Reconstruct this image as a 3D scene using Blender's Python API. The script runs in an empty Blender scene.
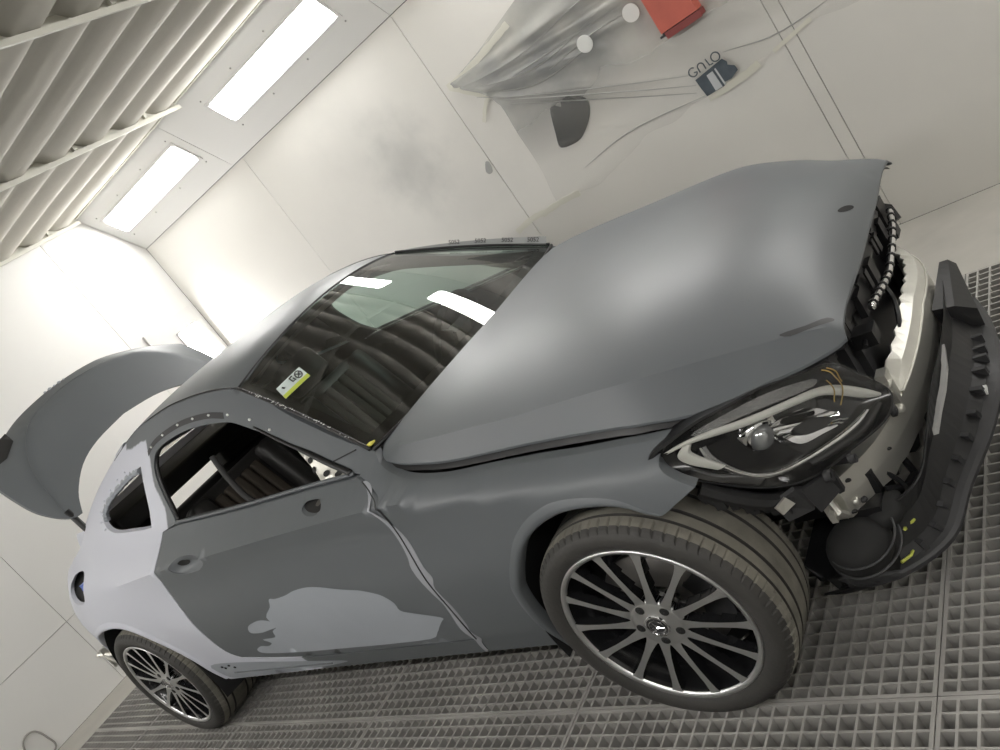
import bpy, bmesh, math, random
import numpy as np
from mathutils import Vector, Matrix, geometry
random.seed(7)
S = bpy.context.scene
COL = S.collection
PI = math.pi
V = Vector
# ------------------------------------------------------------------ materials
def nodes(m):
    m.use_nodes = True
    return m.node_tree.nodes, m.node_tree.links
def mat(name, col, rough=.5, metal=0, spec=.5, bump=0, bscale=40, var=0, vscale=3, coat=0, emit=None, estr=0):
    m = bpy.data.materials.new(name); N, L = nodes(m); b = N['Principled BSDF']
    b.inputs['Base Color'].default_value = (*col, 1); b.inputs['Roughness'].default_value = rough
    b.inputs['Metallic'].default_value = metal; b.inputs['Specular IOR Level'].default_value = spec
    b.inputs['Coat Weight'].default_value = coat
    if emit:
        b.inputs['Emission Color'].default_value = (*emit, 1); b.inputs['Emission Strength'].default_value = estr
    tc = N.new('ShaderNodeTexCoord')
    if var:
        n = N.new('ShaderNodeTexNoise'); n.inputs['Scale'].default_value = vscale; n.inputs['Detail'].default_value = 5
        L.new(tc.outputs['Object'], n.inputs['Vector'])
        r = N.new('ShaderNodeMapRange'); r.inputs[1].default_value = .3; r.inputs[2].default_value = .7
        r.inputs[3].default_value = 1 - var; r.inputs[4].default_value = 1 + var
        L.new(n.outputs['Fac'], r.inputs[0])
        mx = N.new('ShaderNodeVectorMath'); mx.operation = 'SCALE'; mx.inputs[0].default_value = col
        L.new(r.outputs[0], mx.inputs['Scale']); L.new(mx.outputs[0], b.inputs['Base Color'])
    if bump:
        n = N.new('ShaderNodeTexNoise'); n.inputs['Scale'].default_value = bscale; n.inputs['Detail'].default_value = 4
        L.new(tc.outputs['Object'], n.inputs['Vector'])
        bp = N.new('ShaderNodeBump'); bp.inputs['Strength'].default_value = bump; bp.inputs['Distance'].default_value = .01
        L.new(n.outputs['Fac'], bp.inputs['Height']); L.new(bp.outputs[0], b.inputs['Normal'])
    return m
def mask_mat(name, base, other, expr, rough=.5, spec=.5, blur=.02, nscale=6, namp=.05):
    """two paints: expr(N, L, sep) gives a node socket, > 0 where `other` lies"""
    m = mat(name, base, rough, spec=spec); N, L = nodes(m); b = N['Principled BSDF']
    g = N.new('ShaderNodeTexCoord'); sep = N.new('ShaderNodeSeparateXYZ'); L.new(g.outputs['Object'], sep.inputs[0])
    v = expr(N, L, sep)
    n = N.new('ShaderNodeTexNoise'); n.inputs['Scale'].default_value = nscale; n.inputs['Detail'].default_value = 4
    L.new(g.outputs['Object'], n.inputs['Vector'])
    a = N.new('ShaderNodeMath'); a.operation = 'MULTIPLY_ADD'; a.inputs[1].default_value = namp
    L.new(n.outputs['Fac'], a.inputs[0]); L.new(v, a.inputs[2])
    r = N.new('ShaderNodeMapRange'); r.inputs[1].default_value = namp * .5 - blur; r.inputs[2].default_value = namp * .5 + blur
    L.new(a.outputs[0], r.inputs[0])
    mx = N.new('ShaderNodeMix'); mx.data_type = 'RGBA'
    mx.inputs[6].default_value = (*base, 1); mx.inputs[7].default_value = (*other, 1)
    L.new(r.outputs[0], mx.inputs[0]); L.new(mx.outputs[2], b.inputs['Base Color'])
    return m
def mth(N, L, op, a, b=None):
    n = N.new('ShaderNodeMath'); n.operation = op
    for i, v in enumerate((a, b)):
        if v is None: continue
        if isinstance(v, (int, float)): n.inputs[i].default_value = v
        else: L.new(v, n.inputs[i])
    return n.outputs[0]
def glass(name, tint, alpha_col, rough=0.0, ior=1.5):
    m = bpy.data.materials.new(name); N, L = nodes(m); N.clear()
    o = N.new('ShaderNodeOutputMaterial'); t = N.new('ShaderNodeBsdfTransparent'); t.inputs[0].default_value = (*tint, 1)
    g = N.new('ShaderNodeBsdfGlossy'); g.inputs['Roughness'].default_value = rough; g.inputs[0].default_value = (*alpha_col, 1)
    f = N.new('ShaderNodeFresnel'); f.inputs[0].default_value = ior
    x = N.new('ShaderNodeMixShader'); L.new(f.outputs[0], x.inputs[0]); L.new(t.outputs[0], x.inputs[1]); L.new(g.outputs[0], x.inputs[2])
    L.new(x.outputs[0], o.inputs[0]); return m
def film_mat():
    m = bpy.data.materials.new('masking_film'); N, L = nodes(m); N.clear()
    o = N.new('ShaderNodeOutputMaterial'); t = N.new('ShaderNodeBsdfTransparent'); p = N.new('ShaderNodeBsdfPrincipled')
    p.inputs['Roughness'].default_value = .32; p.inputs['Specular IOR Level'].default_value = .6
    tc = N.new('ShaderNodeTexCoord'); n = N.new('ShaderNodeTexNoise'); n.inputs['Scale'].default_value = 2.2; n.inputs['Detail'].default_value = 6
    L.new(tc.outputs['Object'], n.inputs['Vector'])
    cr = N.new('ShaderNodeValToRGB'); cr.color_ramp.elements[0].position = .35; cr.color_ramp.elements[1].position = .62
    cr.color_ramp.elements[0].color = (.30, .31, .31, 1); cr.color_ramp.elements[1].color = (.62, .61, .56, 1)
    L.new(n.outputs['Fac'], cr.inputs[0]); L.new(cr.outputs[0], p.inputs['Base Color'])
    sp = N.new('ShaderNodeSeparateXYZ'); L.new(tc.outputs['Object'], sp.inputs[0])
    # overspray settled on the upper right of the sheet
    r = N.new('ShaderNodeMapRange'); r.inputs[1].default_value = 1.15; r.inputs[2].default_value = 1.62; r.inputs[3].default_value = .085; r.inputs[4].default_value = .80
    L.new(sp.outputs[2], r.inputs[0])
    x = N.new('ShaderNodeMixShader'); L.new(r.outputs[0], x.inputs[0]); L.new(t.outputs[0], x.inputs[1]); L.new(p.outputs[0], x.inputs[2])
    L.new(x.outputs[0], o.inputs[0]); return m
GREY = (.122, .133, .143); WHITE = (.58, .595, .665)
M = {}
M['paint'] = mat('grey_primer', GREY, .42, spec=.5, bump=.015, bscale=180, var=.05, vscale=1.7)
M['paint2'] = mat('grey_primer_lid', (.115, .126, .134), .45, var=.04)
def quarter_expr(N, L, s):
    # grey above the C-pillar boundary, white filler primer below / behind it
    a = mth(N, L, 'ADD', s.outputs[0], 2.22)
    b = mth(N, L, 'MAXIMUM', mth(N, L, 'MULTIPLY', mth(N, L, 'ADD', s.outputs[2], -1.335), 2.0), mth(N, L, 'ADD', s.outputs[0], 1.99))
    c = mth(N, L, 'MINIMUM', mth(N, L, 'MINIMUM', a, b), mth(N, L, 'MULTIPLY', mth(N, L, 'ADD', s.outputs[2], -.9), 5.0))
    d = mth(N, L, 'ADD', s.outputs[0], 1.62)          # the sill is grey in front
    return mth(N, L, 'MAXIMUM', c, d)
M['quarter'] = mask_mat('white_filler_primer', WHITE, GREY, quarter_expr, rough=.45, blur=.006, nscale=7, namp=.09)
M['white_primer'] = mat('white_primer', WHITE, .45)
M['filler'] = mat('sanded_filler', (.34, .365, .40), .5, var=.04, vscale=5)
M['sealer'] = mat('pale_sealer', (.34, .35, .38), .5)
M['black'] = mat('black_plastic', (.012, .012, .013), .42, var=.2, vscale=9)
M['black_matt'] = mat('matt_black', (.012, .012, .012), .8)
M['dark_grey'] = mat('dark_grey_plastic', (.036, .036, .038), .5)
M['liner'] = mat('wheel_liner_felt', (.02, .02, .021), .9)
M['rubber'] = mat('tyre_rubber', (.048, .046, .043), .62, bump=.15, bscale=90, var=.15, vscale=6)
M['tread'] = mat('dusty_tread', (.20, .19, .16), .85, bump=.2, bscale=120, var=.25, vscale=12)
M['rim_black'] = mat('gloss_black_alloy', (.012, .012, .013), .14, spec=.6)
M['alloy'] = mat('machined_alloy', (.82, .83, .84), .34, metal=1)
M['chrome'] = mat('chrome', (.85, .85, .86), .07, metal=1)
M['alu'] = mat('raw_aluminium', (.66, .65, .60), .34, metal=.75, bump=.12, bscale=14, var=.08, vscale=6)
M['alu_bright'] = mat('aluminium_flange', (.74, .73, .67), .4, metal=.45, var=.08, vscale=8)
M['disc'] = mat('brake_disc', (.2, .19, .18), .4, metal=.8)
M['seat'] = mat('black_leather', (.022, .021, .02), .5, bump=.1)
M['trim'] = mat('dark_trim', (.013, .013, .013), .7)
M['headliner'] = mat('headliner_cloth', (.5, .47, .40), .9)
M['glass'] = glass('windscreen_glass', (.42, .56, .50), (1, 1, 1), ior=1.85)
M['dark_glass'] = glass('privacy_glass', (.05, .06, .055), (1, 1, 1), ior=1.6)
M['rear_glass'] = glass('dusty_rear_glass', (.50, .48, .42), (1, 1, 1), ior=1.5)
M['lens'] = glass('clear_lens', (.93, .93, .93), (1, 1, 1), ior=1.45)
M['drl'] = mat('frosted_light_guide', (.82, .82, .76), .3, spec=.6)
M['smoke'] = mat('smoked_reflector', (.09, .09, .092), .25, metal=.6)
M['crinkle'] = mat('faceted_reflector', (.5, .5, .5), .22, metal=.8, bump=1.0, bscale=220)
M['amber'] = mat('amber_wire', (.5, .34, .1), .5)
M['blue'] = mat('blue_connector', (.08, .16, .55), .4)
M['lime'] = mat('yellow_green_clip', (.62, .66, .12), .5)
M['yellow'] = mat('yellow_tape', (.75, .68, .12), .6)
M['belt'] = mat('seat_belt_web', (.04, .04, .04), .8)
M['sticker'] = mat('sticker_paper', (.60, .68, .66), .5)
M['sticker_green'] = mat('sticker_green', (.5, .58, .08), .5)
M['ink'] = mat('ink', (.02, .02, .02), .6)
M['grate'] = mat('galvanised_grating', (.36, .35, .33), .55, metal=0, bump=.1, bscale=60, var=.22, vscale=3)
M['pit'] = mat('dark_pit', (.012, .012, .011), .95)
M['strip'] = mat('concrete_edge', (.40, .385, .35), .7, var=.08, vscale=4)
M['seam'] = mat('panel_seam_shadow_gap', (.33, .32, .30), .8)
M['lamp'] = mat('lamp_diffuser', (.9, .9, .9), .4, emit=(1, .985, .96), estr=28)
M['lamp_dim'] = mat('near_lamp_diffuser', (.9, .9, .9), .4, emit=(1, .98, .95), estr=23)  # weaker glow for the unseen near-side lamps, set to balance the light
M['lamp_frame'] = mat('lamp_frame_enamel', (.74, .73, .72), .4)
M['cloth'] = mat('ceiling_filter_cloth', (.55, .53, .475), .95, bump=.25, bscale=9, var=.05, vscale=2)
M['rod'] = mat('ceiling_rail_enamel', (.68, .67, .60), .45, var=.1)
M['film'] = film_mat()
M['film_black'] = mat('black_paper_behind_film', (.02, .021, .021), .6, var=.3, vscale=14)
M['fold'] = mat('film_crease', (.36, .36, .35), .35)
M['slate'] = mat('slate_print', (.075, .095, .115), .6, var=.2, vscale=20)
M['print_white'] = mat('pale_print', (.56, .58, .60), .6)
M['tape'] = mat('masking_tape', (.70, .69, .61), .6)
M['red'] = mat('red_enamel', (.56, .13, .09), .5, var=.1, vscale=8)
M['red_dark'] = mat('dark_red_edge', (.25, .05, .045), .5)
M['paper'] = mat('round_paper', (.72, .73, .71), .7)
def wall_mat(name, spots, base=(.76, .755, .73), grime=.06):
    m = mat(name, base, .55, spec=.3); N, L = nodes(m); b = N['Principled BSDF']
    g = N.new('ShaderNodeNewGeometry')
    n = N.new('ShaderNodeTexNoise'); n.inputs['Scale'].default_value = 1.3; n.inputs['Detail'].default_value = 6
    L.new(g.outputs['Position'], n.inputs['Vector'])
    tot = mth(N, L, 'MULTIPLY', mth(N, L, 'SUBTRACT', n.outputs['Fac'], .4), grime * 3)
    tot = mth(N, L, 'MAXIMUM', tot, 0)
    n2 = N.new('ShaderNodeTexNoise'); n2.inputs['Scale'].default_value = 5; n2.inputs['Detail'].default_value = 5
    L.new(g.outputs['Position'], n2.inputs['Vector'])
    for (c, r, amt) in spots:
        d = N.new('ShaderNodeVectorMath'); d.operation = 'DISTANCE'; d.inputs[1].default_value = c
        L.new(g.outputs['Position'], d.inputs[0])
        q = mth(N, L, 'ADD', d.outputs['Value'], mth(N, L, 'MULTIPLY', mth(N, L, 'SUBTRACT', n2.outputs['Fac'], .5), r * .9))
        mr = N.new('ShaderNodeMapRange'); mr.interpolation_type = 'SMOOTHSTEP'
        mr.inputs[1].default_value = r; mr.inputs[2].default_value = 0; mr.inputs[3].default_value = 0; mr.inputs[4].default_value = amt
        L.new(q, mr.inputs[0]); tot = mth(N, L, 'ADD', tot, mr.outputs[0])
    mx = N.new('ShaderNodeMix'); mx.data_type = 'RGBA'; mx.clamp_factor = True
    mx.inputs[6].default_value = (*base, 1); mx.inputs[7].default_value = (.26, .27, .27, 1)
    L.new(tot, mx.inputs[0]); L.new(mx.outputs[2], b.inputs['Base Color']); return m
# ------------------------------------------------------------------ mesh helpers
def mk(name, verts, faces, m, parent=None, smooth=False, midx=None, mats=None):
    me = bpy.data.meshes.new(name); me.from_pydata([tuple(v) for v in verts], [], [tuple(f) for f in faces])
    for x in (mats or [m]): me.materials.append(x)
    if midx: me.polygons.foreach_set('material_index', midx)
    if smooth: me.polygons.foreach_set('use_smooth', [True] * len(me.polygons))
    me.update(); o = bpy.data.objects.new(name, me); COL.objects.link(o); o.parent = parent
    return o
def fixn(o):
    bm = bmesh.new(); bm.from_mesh(o.data); bmesh.ops.recalc_face_normals(bm, faces=bm.faces); bm.to_mesh(o.data); bm.free(); return o
class MB:
    def __init__(s): s.v = []; s.f = []; s.mi = []; s.cur = 0
    def add(s, vs, fs):
        n = len(s.v); s.v += [tuple(v) for v in vs]; s.f += [tuple(i + n for i in f) for f in fs]; s.mi += [s.cur] * len(fs); return s
    def box(s, a, b, M_=None):
        x0, y0, z0 = a; x1, y1, z1 = b
        vs = [V(p) for p in ((x0,y0,z0),(x1,y0,z0),(x1,y1,z0),(x0,y1,z0),(x0,y0,z1),(x1,y0,z1),(x1,y1,z1),(x0,y1,z1))]
        if M_ is not None: vs = [M_ @ v for v in vs]
        return s.add(vs, [(0,3,2,1),(4,5,6,7),(0,1,5,4),(1,2,6,5),(2,3,7,6),(3,0,4,7)])
    def tube(s, pts, r, n=8, cap=True):
        pts = [V(p) for p in pts]; rs = r if isinstance(r, (list, tuple)) else [r] * len(pts)
        rings = []; up = V((0, 0, 1)); prev = None
        for i, p in enumerate(pts):
            d = (pts[min(i + 1, len(pts) - 1)] - pts[max(i - 1, 0)]).normalized()
            if prev is None:
                a = d.cross(up)
                if a.length < .1: a = d.cross(V((1, 0, 0)))
            else: a = prev - d * prev.dot(d)
            a.normalize(); prev = a; b = d.cross(a)
            rings.append([p + (a * math.cos(t) + b * math.sin(t)) * rs[i] for t in [2 * PI * k / n for k in range(n)]])
        vs = [v for R in rings for v in R]; fs = []
        for i in range(len(pts) - 1):
            for k in range(n): fs.append((i*n+k, i*n+(k+1)%n, (i+1)*n+(k+1)%n, (i+1)*n+k))
        if cap: fs.append(tuple(range(n - 1, -1, -1))); fs.append(tuple((len(pts)-1)*n + k for k in range(n)))
        return s.add(vs, fs)
    def lathe(s, prof, n=64, ax='y', c=(0, 0, 0), a0=0, a1=2 * PI, rfn=None):
        """prof: (radius, offset along axis)"""
        full = abs(a1 - a0 - 2 * PI) < 1e-6; m_ = n if full else n + 1; vs = []
        for k in range(m_):
            t = a0 + (a1 - a0) * k / n
            for j, (r, h) in enumerate(prof):
                if rfn: r = rfn(r, k, j)
                vs.append((c[0] + r * math.cos(t), c[1] + h, c[2] + r * math.sin(t)) if ax == 'y' else
                          ((c[0] + h, c[1] + r * math.cos(t), c[2] + r * math.sin(t)) if ax == 'x' else (c[0] + r * math.cos(t), c[1] + r * math.sin(t), c[2] + h)))
        p = len(prof); fs = []
        for k in range(n):
            for j in range(p - 1): fs.append((k*p+j, k*p+j+1, ((k+1)%m_)*p+j+1, ((k+1)%m_)*p+j))
        return s.add(vs, fs)
    def ico(s, c, r, sx=1, sy=1, sz=1, sub=2):
        bm = bmesh.new(); bmesh.ops.create_icosphere(bm, subdivisions=sub, radius=1)
        vs = [(c[0] + v.co.x * r * sx, c[1] + v.co.y * r * sy, c[2] + v.co.z * r * sz) for v in bm.verts]
        fs = [tuple(v.index for v in f.verts) for f in bm.faces]; bm.free(); return s.add(vs, fs)
    def grid(s, fn, nu, nv):
        vs = [fn(i / nu, j / nv) for i in range(nu + 1) for j in range(nv + 1)]
        return s.add(vs, [(i*(nv+1)+j, (i+1)*(nv+1)+j, (i+1)*(nv+1)+j+1, i*(nv+1)+j+1) for i in range(nu) for j in range(nv)])
    def build(s, name, m, parent=None, smooth=False, mats=None):
        return mk(name, s.v, s.f, m, parent, smooth, s.mi if mats else None, mats)
def cr(pts, n=6, closed=False):
    """Catmull-Rom through points of any dimension"""
    P = [np.array(p, float) for p in pts]; out = []; N_ = len(P)
    rng = range(N_) if closed else range(N_ - 1)
    for i in rng:
        if closed: a, b, c, d = P[i-1], P[i], P[(i+1) % N_], P[(i+2) % N_]
        else: a, b, c, d = P[max(i-1, 0)], P[i], P[i+1], P[min(i+2, N_-1)]
        for k in range(n):
            t = k / n
            out.append(tuple(.5 * ((2*b) + (c-a)*t + (2*a-5*b+4*c-d)*t*t + (3*b-a-3*c+d)*t**3)))
    if not closed: out.append(tuple(P[-1]))
    return out
def dens(poly, s):
    out = []
    for i, a in enumerate(poly):
        b = poly[(i + 1) % len(poly)]; n = max(1, int(math.hypot(b[0]-a[0], b[1]-a[1]) / s))
        for k in range(n): out.append((a[0] + (b[0]-a[0]) * k / n, a[1] + (b[1]-a[1]) * k / n))
    return out
def inside(P, x, y):
    r = False; n = len(P)
    for i in range(n):
        x1, y1 = P[i]; x2, y2 = P[i-1]
        if (y1 > y) != (y2 > y) and x < (x2-x1) * (y-y1) / (y2-y1) + x1: r = not r
    return r
def drape(name, poly, fn, m, parent, holes=(), s=.03, skirt=None, smooth=True, flip=False, mirror=False, creases=()):
    """fill a flat outline, cut holes, and lay it on the curved surface fn(u, v); skirt = inward return of every edge"""
    loops = [dens(poly, s)] + [dens(h, s) for h in holes]
    vs = []; es = []
    for Lp in loops:
        n = len(vs); vs += Lp; es += [(n + i, n + (i + 1) % len(Lp)) for i in range(len(Lp))]
    B = np.array(vs); u0, v0 = B.min(0); u1, v1 = B.max(0); cset = set()
    for c in creases:
        run = []
        for p in c:
            if inside(loops[0], *p) and not any(inside(h, *p) for h in loops[1:]) and ((B[:sum(map(len, loops))] - p) ** 2).sum(1).min() > (s * .4) ** 2:
                if run: es.append((len(vs) - 1, len(vs)))
                run.append(p); vs.append(p); cset.add((round(p[0], 5), round(p[1], 5)))
            else: run = []
    B = np.array(vs)
    nu = int((u1-u0) / s) + 1; nv = int((v1-v0) / s) + 1
    for i in range(nu + 1):
        for j in range(nv + 1):
            p = (u0 + i * s + .0013, v0 + j * s + .0017)
            if not inside(loops[0], *p) or any(inside(h, *p) for h in loops[1:]): continue
            if ((B - p) ** 2).sum(1).min() < (s * .55) ** 2: continue
            vs.append(p)
    r = geometry.delaunay_2d_cdt([V(p) for p in vs], es, [], 0, 1e-7)
    ov, oe, of = r[0], r[1], r[2]; fs = []
    for f in of:
        cx = sum(ov[i][0] for i in f) / len(f); cy = sum(ov[i][1] for i in f) / len(f)
        if inside(loops[0], cx, cy) and not any(inside(h, cx, cy) for h in loops[1:]): fs.append(tuple(f))
    W = [V(fn(p[0], p[1])) for p in ov]
    if flip: fs = [f[::-1] for f in fs]
    if skirt is not None:
        sk = V(skirt); cnt = {}
        for f in fs:
            for a, b in zip(f, f[1:] + f[:1]):
                cnt.setdefault(frozenset((a, b)), []).append((a, b))
        for k, l in cnt.items():
            if len(l) == 1:
                a, b = l[0]; n = len(W)
                W += [W[b].copy(), W[a].copy(), W[a] + sk, W[b] + sk]; fs.append((n, n+1, n+2, n+3))
    if mirror:
        W = [V((p.x, -p.y, p.z)) for p in W]; fs = [f[::-1] for f in fs]
    used = sorted({i for f in fs for i in f}); mp = {k: i for i, k in enumerate(used)}
    o = mk(name, [W[i] for i in used], [tuple(mp[i] for i in f) for f in fs], m, parent, smooth)
    if cset:
        cv = {mp[i] for i in range(len(ov)) if i in mp and (round(ov[i][0], 5), round(ov[i][1], 5)) in cset}
        for e in o.data.edges:
            if e.vertices[0] in cv and e.vertices[1] in cv: e.use_edge_sharp = True
    return o
def thing(name, label, cat, loc=(0, 0, 0), group=None):
    o = bpy.data.objects.new(name, None); COL.objects.link(o); o.location = loc; o.empty_display_size = .1
    return tag(o, label, cat, group)
def tag(o, label, cat, group=None, kind=None):
    o['label'] = label; o['category'] = cat
    if group: o['group'] = group
    if kind: o['kind'] = kind
    return o
def struct(o): o['kind'] = 'structure'; return o

def pchip(xs, ys):
    xs=np.array(xs,float); ys=np.array(ys,float)
    o=np.argsort(xs); xs=xs[o]; ys=ys[o]
    h=np.diff(xs); d=np.diff(ys)/h; n=len(xs); m=np.zeros(n)
    for i in range(1,n-1):
        if d[i-1]*d[i]>0:
            w1=2*h[i]+h[i-1]; w2=h[i]+2*h[i-1]
            m[i]=(w1+w2)/(w1/d[i-1]+w2/d[i])
    m[0]=d[0]; m[-1]=d[-1]
    def f(x):
        if x<=xs[0]: return ys[0]+m[0]*(x-xs[0])
        if x>=xs[-1]: return ys[-1]+m[-1]*(x-xs[-1])
        i=int(np.searchsorted(xs,x)-1); t=(x-xs[i])/h[i]
        return (ys[i]*(1+2*t)*(1-t)**2+h[i]*m[i]*t*(1-t)**2+ys[i+1]*t*t*(3-2*t)+h[i]*m[i+1]*t*t*(t-1))
    return f
# feature lines of the flank: lists of (x, height z, half width y)
LINES=[
 [(.7,.24,.74),(.3,.24,.80),(0,.24,.82),(-.5,.262,.835),(-1.5,.275,.84),(-2.3,.27,.845),(-2.84,.27,.84),(-3.4,.36,.76),(-3.7,.40,.66)],
 [(.7,.38,.80),(.3,.38,.855),(0,.38,.875),(-.5,.38,.868),(-1.5,.385,.872),(-2.3,.40,.88),(-2.84,.40,.885),(-3.3,.44,.80),(-3.7,.50,.66)],
 [(.7,.58,.80),(.3,.62,.87),(0,.62,.898),(-.4,.60,.893),(-.75,.60,.885),(-1.5,.62,.886),(-2.2,.62,.90),(-2.84,.64,.908),(-3.2,.68,.85),(-3.7,.70,.70)],
 [(.7,.72,.72),(.32,.738,.822),(.15,.766,.850),(0,.792,.862),(-.2,.826,.868),(-.4,.856,.872),(-.62,.884,.876),(-1.38,.906,.878),(-2.0,.915,.882),(-2.45,.905,.872),(-2.9,.90,.835),(-3.3,.89,.76),(-3.7,.87,.62)],
 [(.7,.79,.44),(.63,.728,.52),(.54,.741,.60),(.47,.763,.66),(.341,.777,.72),(.203,.804,.745),(-.05,.843,.75),(-.4,.879,.75),(-.56,.903,.752),(-.68,.922,.757),(-.79,.936,.757),(-1.1,.958,.758),(-1.5,.99,.755),(-1.92,1.015,.745),(-2.3,1.04,.735),(-2.7,1.05,.725),(-3.0,1.02,.705),(-3.4,.97,.64),(-3.7,.94,.56)],
 [(.7,.83,.40),(.3,.82,.66),(-.3,.90,.70),(-.65,.955,.705),(-.8,.985,.705),(-1.036,1.065,.675),(-1.3,1.155,.65),(-1.55,1.20,.645),(-2.0,1.22,.64),(-2.3,1.20,.645),(-2.6,1.15,.65),(-2.9,1.09,.66),(-3.2,1.03,.64),(-3.7,.96,.5)],
 [(.7,.85,.38),(.3,.84,.6),(-.3,.93,.66),(-.62,.955,.70),(-.708,.983,.686),(-1.036,1.152,.602),(-1.3,1.318,.525),(-1.45,1.362,.523),(-1.6,1.385,.525),(-1.77,1.398,.53),(-2.0,1.392,.53),(-2.3,1.345,.535),(-2.6,1.265,.56),(-2.9,1.155,.60),(-3.1,1.07,.62),(-3.4,.99,.58),(-3.7,.97,.46)]]
ZF=[pchip([p[0] for p in L],[p[1] for p in L]) for L in LINES]
YF=[pchip([p[0] for p in L],[p[2] for p in L]) for L in LINES]
_c={}
def Y(x,z):
    k=round(x,4)
    if k not in _c:
        zz=[f(x) for f in ZF]; yy=[f(x) for f in YF]
        for i in range(1,7): zz[i]=max(zz[i],zz[i-1]+.012)
        u=.015*min(1,max(0,(-x-.05)/.4))*min(1,max(0,(x+2.6)/.5))   # flank tucks in under the crease
        za=zz[:3]+[zz[3]-.09]+zz[3:]; ya=yy[:3]+[pchip(zz,yy)(zz[3]-.09)-u]+yy[3:]
        n=len(za)-3
        _c[k]=(pchip(za,ya),pchip(za[:n],ya[:n]),pchip(zz[3:],yy[3:]),zz[3])
    s,lo,hi,z3=_c[k]
    w=min(1,max(0,(-x+.25)/.95))**2*min(1,max(0,(x+2.75)/.5))      # the shoulder crease is crisp along the door only
    return s(z)*(1-w)+(lo if z<z3 else hi)(z)*w
# ---- top surfaces
ROOFC=pchip([-.9,-1.25,-1.4,-1.7,-2.0,-2.3,-2.6,-2.9,-3.2],[1.24,1.378,1.414,1.43,1.42,1.385,1.315,1.225,1.13])
def Zroof(x,y):
    yd=YF[6](x); zd=ZF[6](x); zc=ROOFC(x); t=min(1,abs(y)/yd)
    return zd+(zc-zd)*(1-t**2.6)
# ================================================================== ROOM
XR, XF, YW, YN, ZW, ZC, YS = -4.786, 3.9, 1.896, -3.02, 2.284, 2.77, 1.545
YNS = YN + (YW - YS)
def panels(name, us, vs, P, m, gap=.004, seam_in=.012):
    """flat cladding panels with shadow gaps; P(u, v, depth) -> point"""
    b = MB()
    for i in range(len(us) - 1):
        for j in range(len(vs) - 1):
            a, c, d, e = us[i] + gap/2, us[i+1] - gap/2, vs[j] + gap/2, vs[j+1] - gap/2
            q = [P(a, d, 0), P(c, d, 0), P(c, e, 0), P(a, e, 0)]; q2 = [P(a, d, seam_in), P(c, d, seam_in), P(c, e, seam_in), P(a, e, seam_in)]
            b.cur = 0; b.add(q + q2, [(0, 1, 2, 3), (0, 4, 5, 1), (1, 5, 6, 2), (2, 6, 7, 3), (3, 7, 4, 0)])
    b.cur = 1
    a, c, d, e = us[0], us[-1], vs[0], vs[-1]
    b.add([P(a, d, seam_in), P(c, d, seam_in), P(c, e, seam_in), P(a, e, seam_in), P(a, d, .1), P(c, d, .1), P(c, e, .1), P(a, e, .1)],
          [(0, 1, 2, 3), (7, 6, 5, 4), (0, 4, 5, 1), (1, 5, 6, 2), (2, 6, 7, 3), (3, 7, 4, 0)])
    return struct(fixn(b.build(name, m, mats=[m, M['seam']])))
wf = wall_mat('wall_enamel_far', [((-2.05, YW, 1.60), .42, .36), ((-2.35, YW, 1.85), .5, .13), ((-1.75, YW, 1.25), .55, .12), ((-3.0, YW, 1.2), .7, .07),
    ((-.2, YW, 1.35), .6, .12), ((.45, YW, .75), .7, .07)], base=(.77, .755, .715))
wr = wall_mat('wall_enamel', [], base=(.79, .785, .765), grime=.05)
wn = wall_mat('wall_enamel_near', [], base=(.72, .71, .69), grime=.05)
panels('wall_far', [XR, -3.21, -1.546, .148, .212, 1.88, XF], [0, ZW], lambda u, v, d: (u, YW + d, v), wf)
panels('wall_rear', [YN, -2.1, -.44, 1.21, YW], [0, .55, ZC + .02], lambda u, v, d: (XR - d, u, v), wr)
wl = mat('wall_near_lower_dark', (.26, .26, .25), .5, var=.1, vscale=2)  # unseen lower near wall, made dark to cut bounce light on the flank
panels('wall_near', [XR, -3.21, -1.546, .148, 1.88, XF], [1.2, ZW], lambda u, v, d: (u, YN - d, v), wn)
panels('wall_near_lower', [XR, -3.21, -1.546, .148, 1.88, XF], [0, 1.2], lambda u, v, d: (u, YN - d, v), wl)
panels('wall_front', [YN, -2.1, -.6, .9, YW], [0, ZC + .02], lambda u, v, d: (XF + d, u, v), wr)
SL = math.hypot(YW - YS, ZC - ZW); cy_, sz_ = (YW - YS) / SL, (ZC - ZW) / SL     # slope unit: up the slope
def slopeP(u, v, d): return (u, YW - v * cy_ + d * sz_, ZW + v * sz_ + d * cy_)
def slopeN(u, v, d): return (u, YN + v * cy_ - d * sz_, ZW + v * sz_ + d * cy_)
LX = [(-4.645, -3.425), (-2.91, -1.75), (-1.20, -.02), (.50, 1.68), (2.2, 3.38)]
sx = [XR, -3.33, -1.546, .148, 1.88, XF]
panels('wall_far_slope', sx, [0, SL], slopeP, wr)
panels('wall_near_slope', sx, [0, SL], slopeN, wr)
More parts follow.
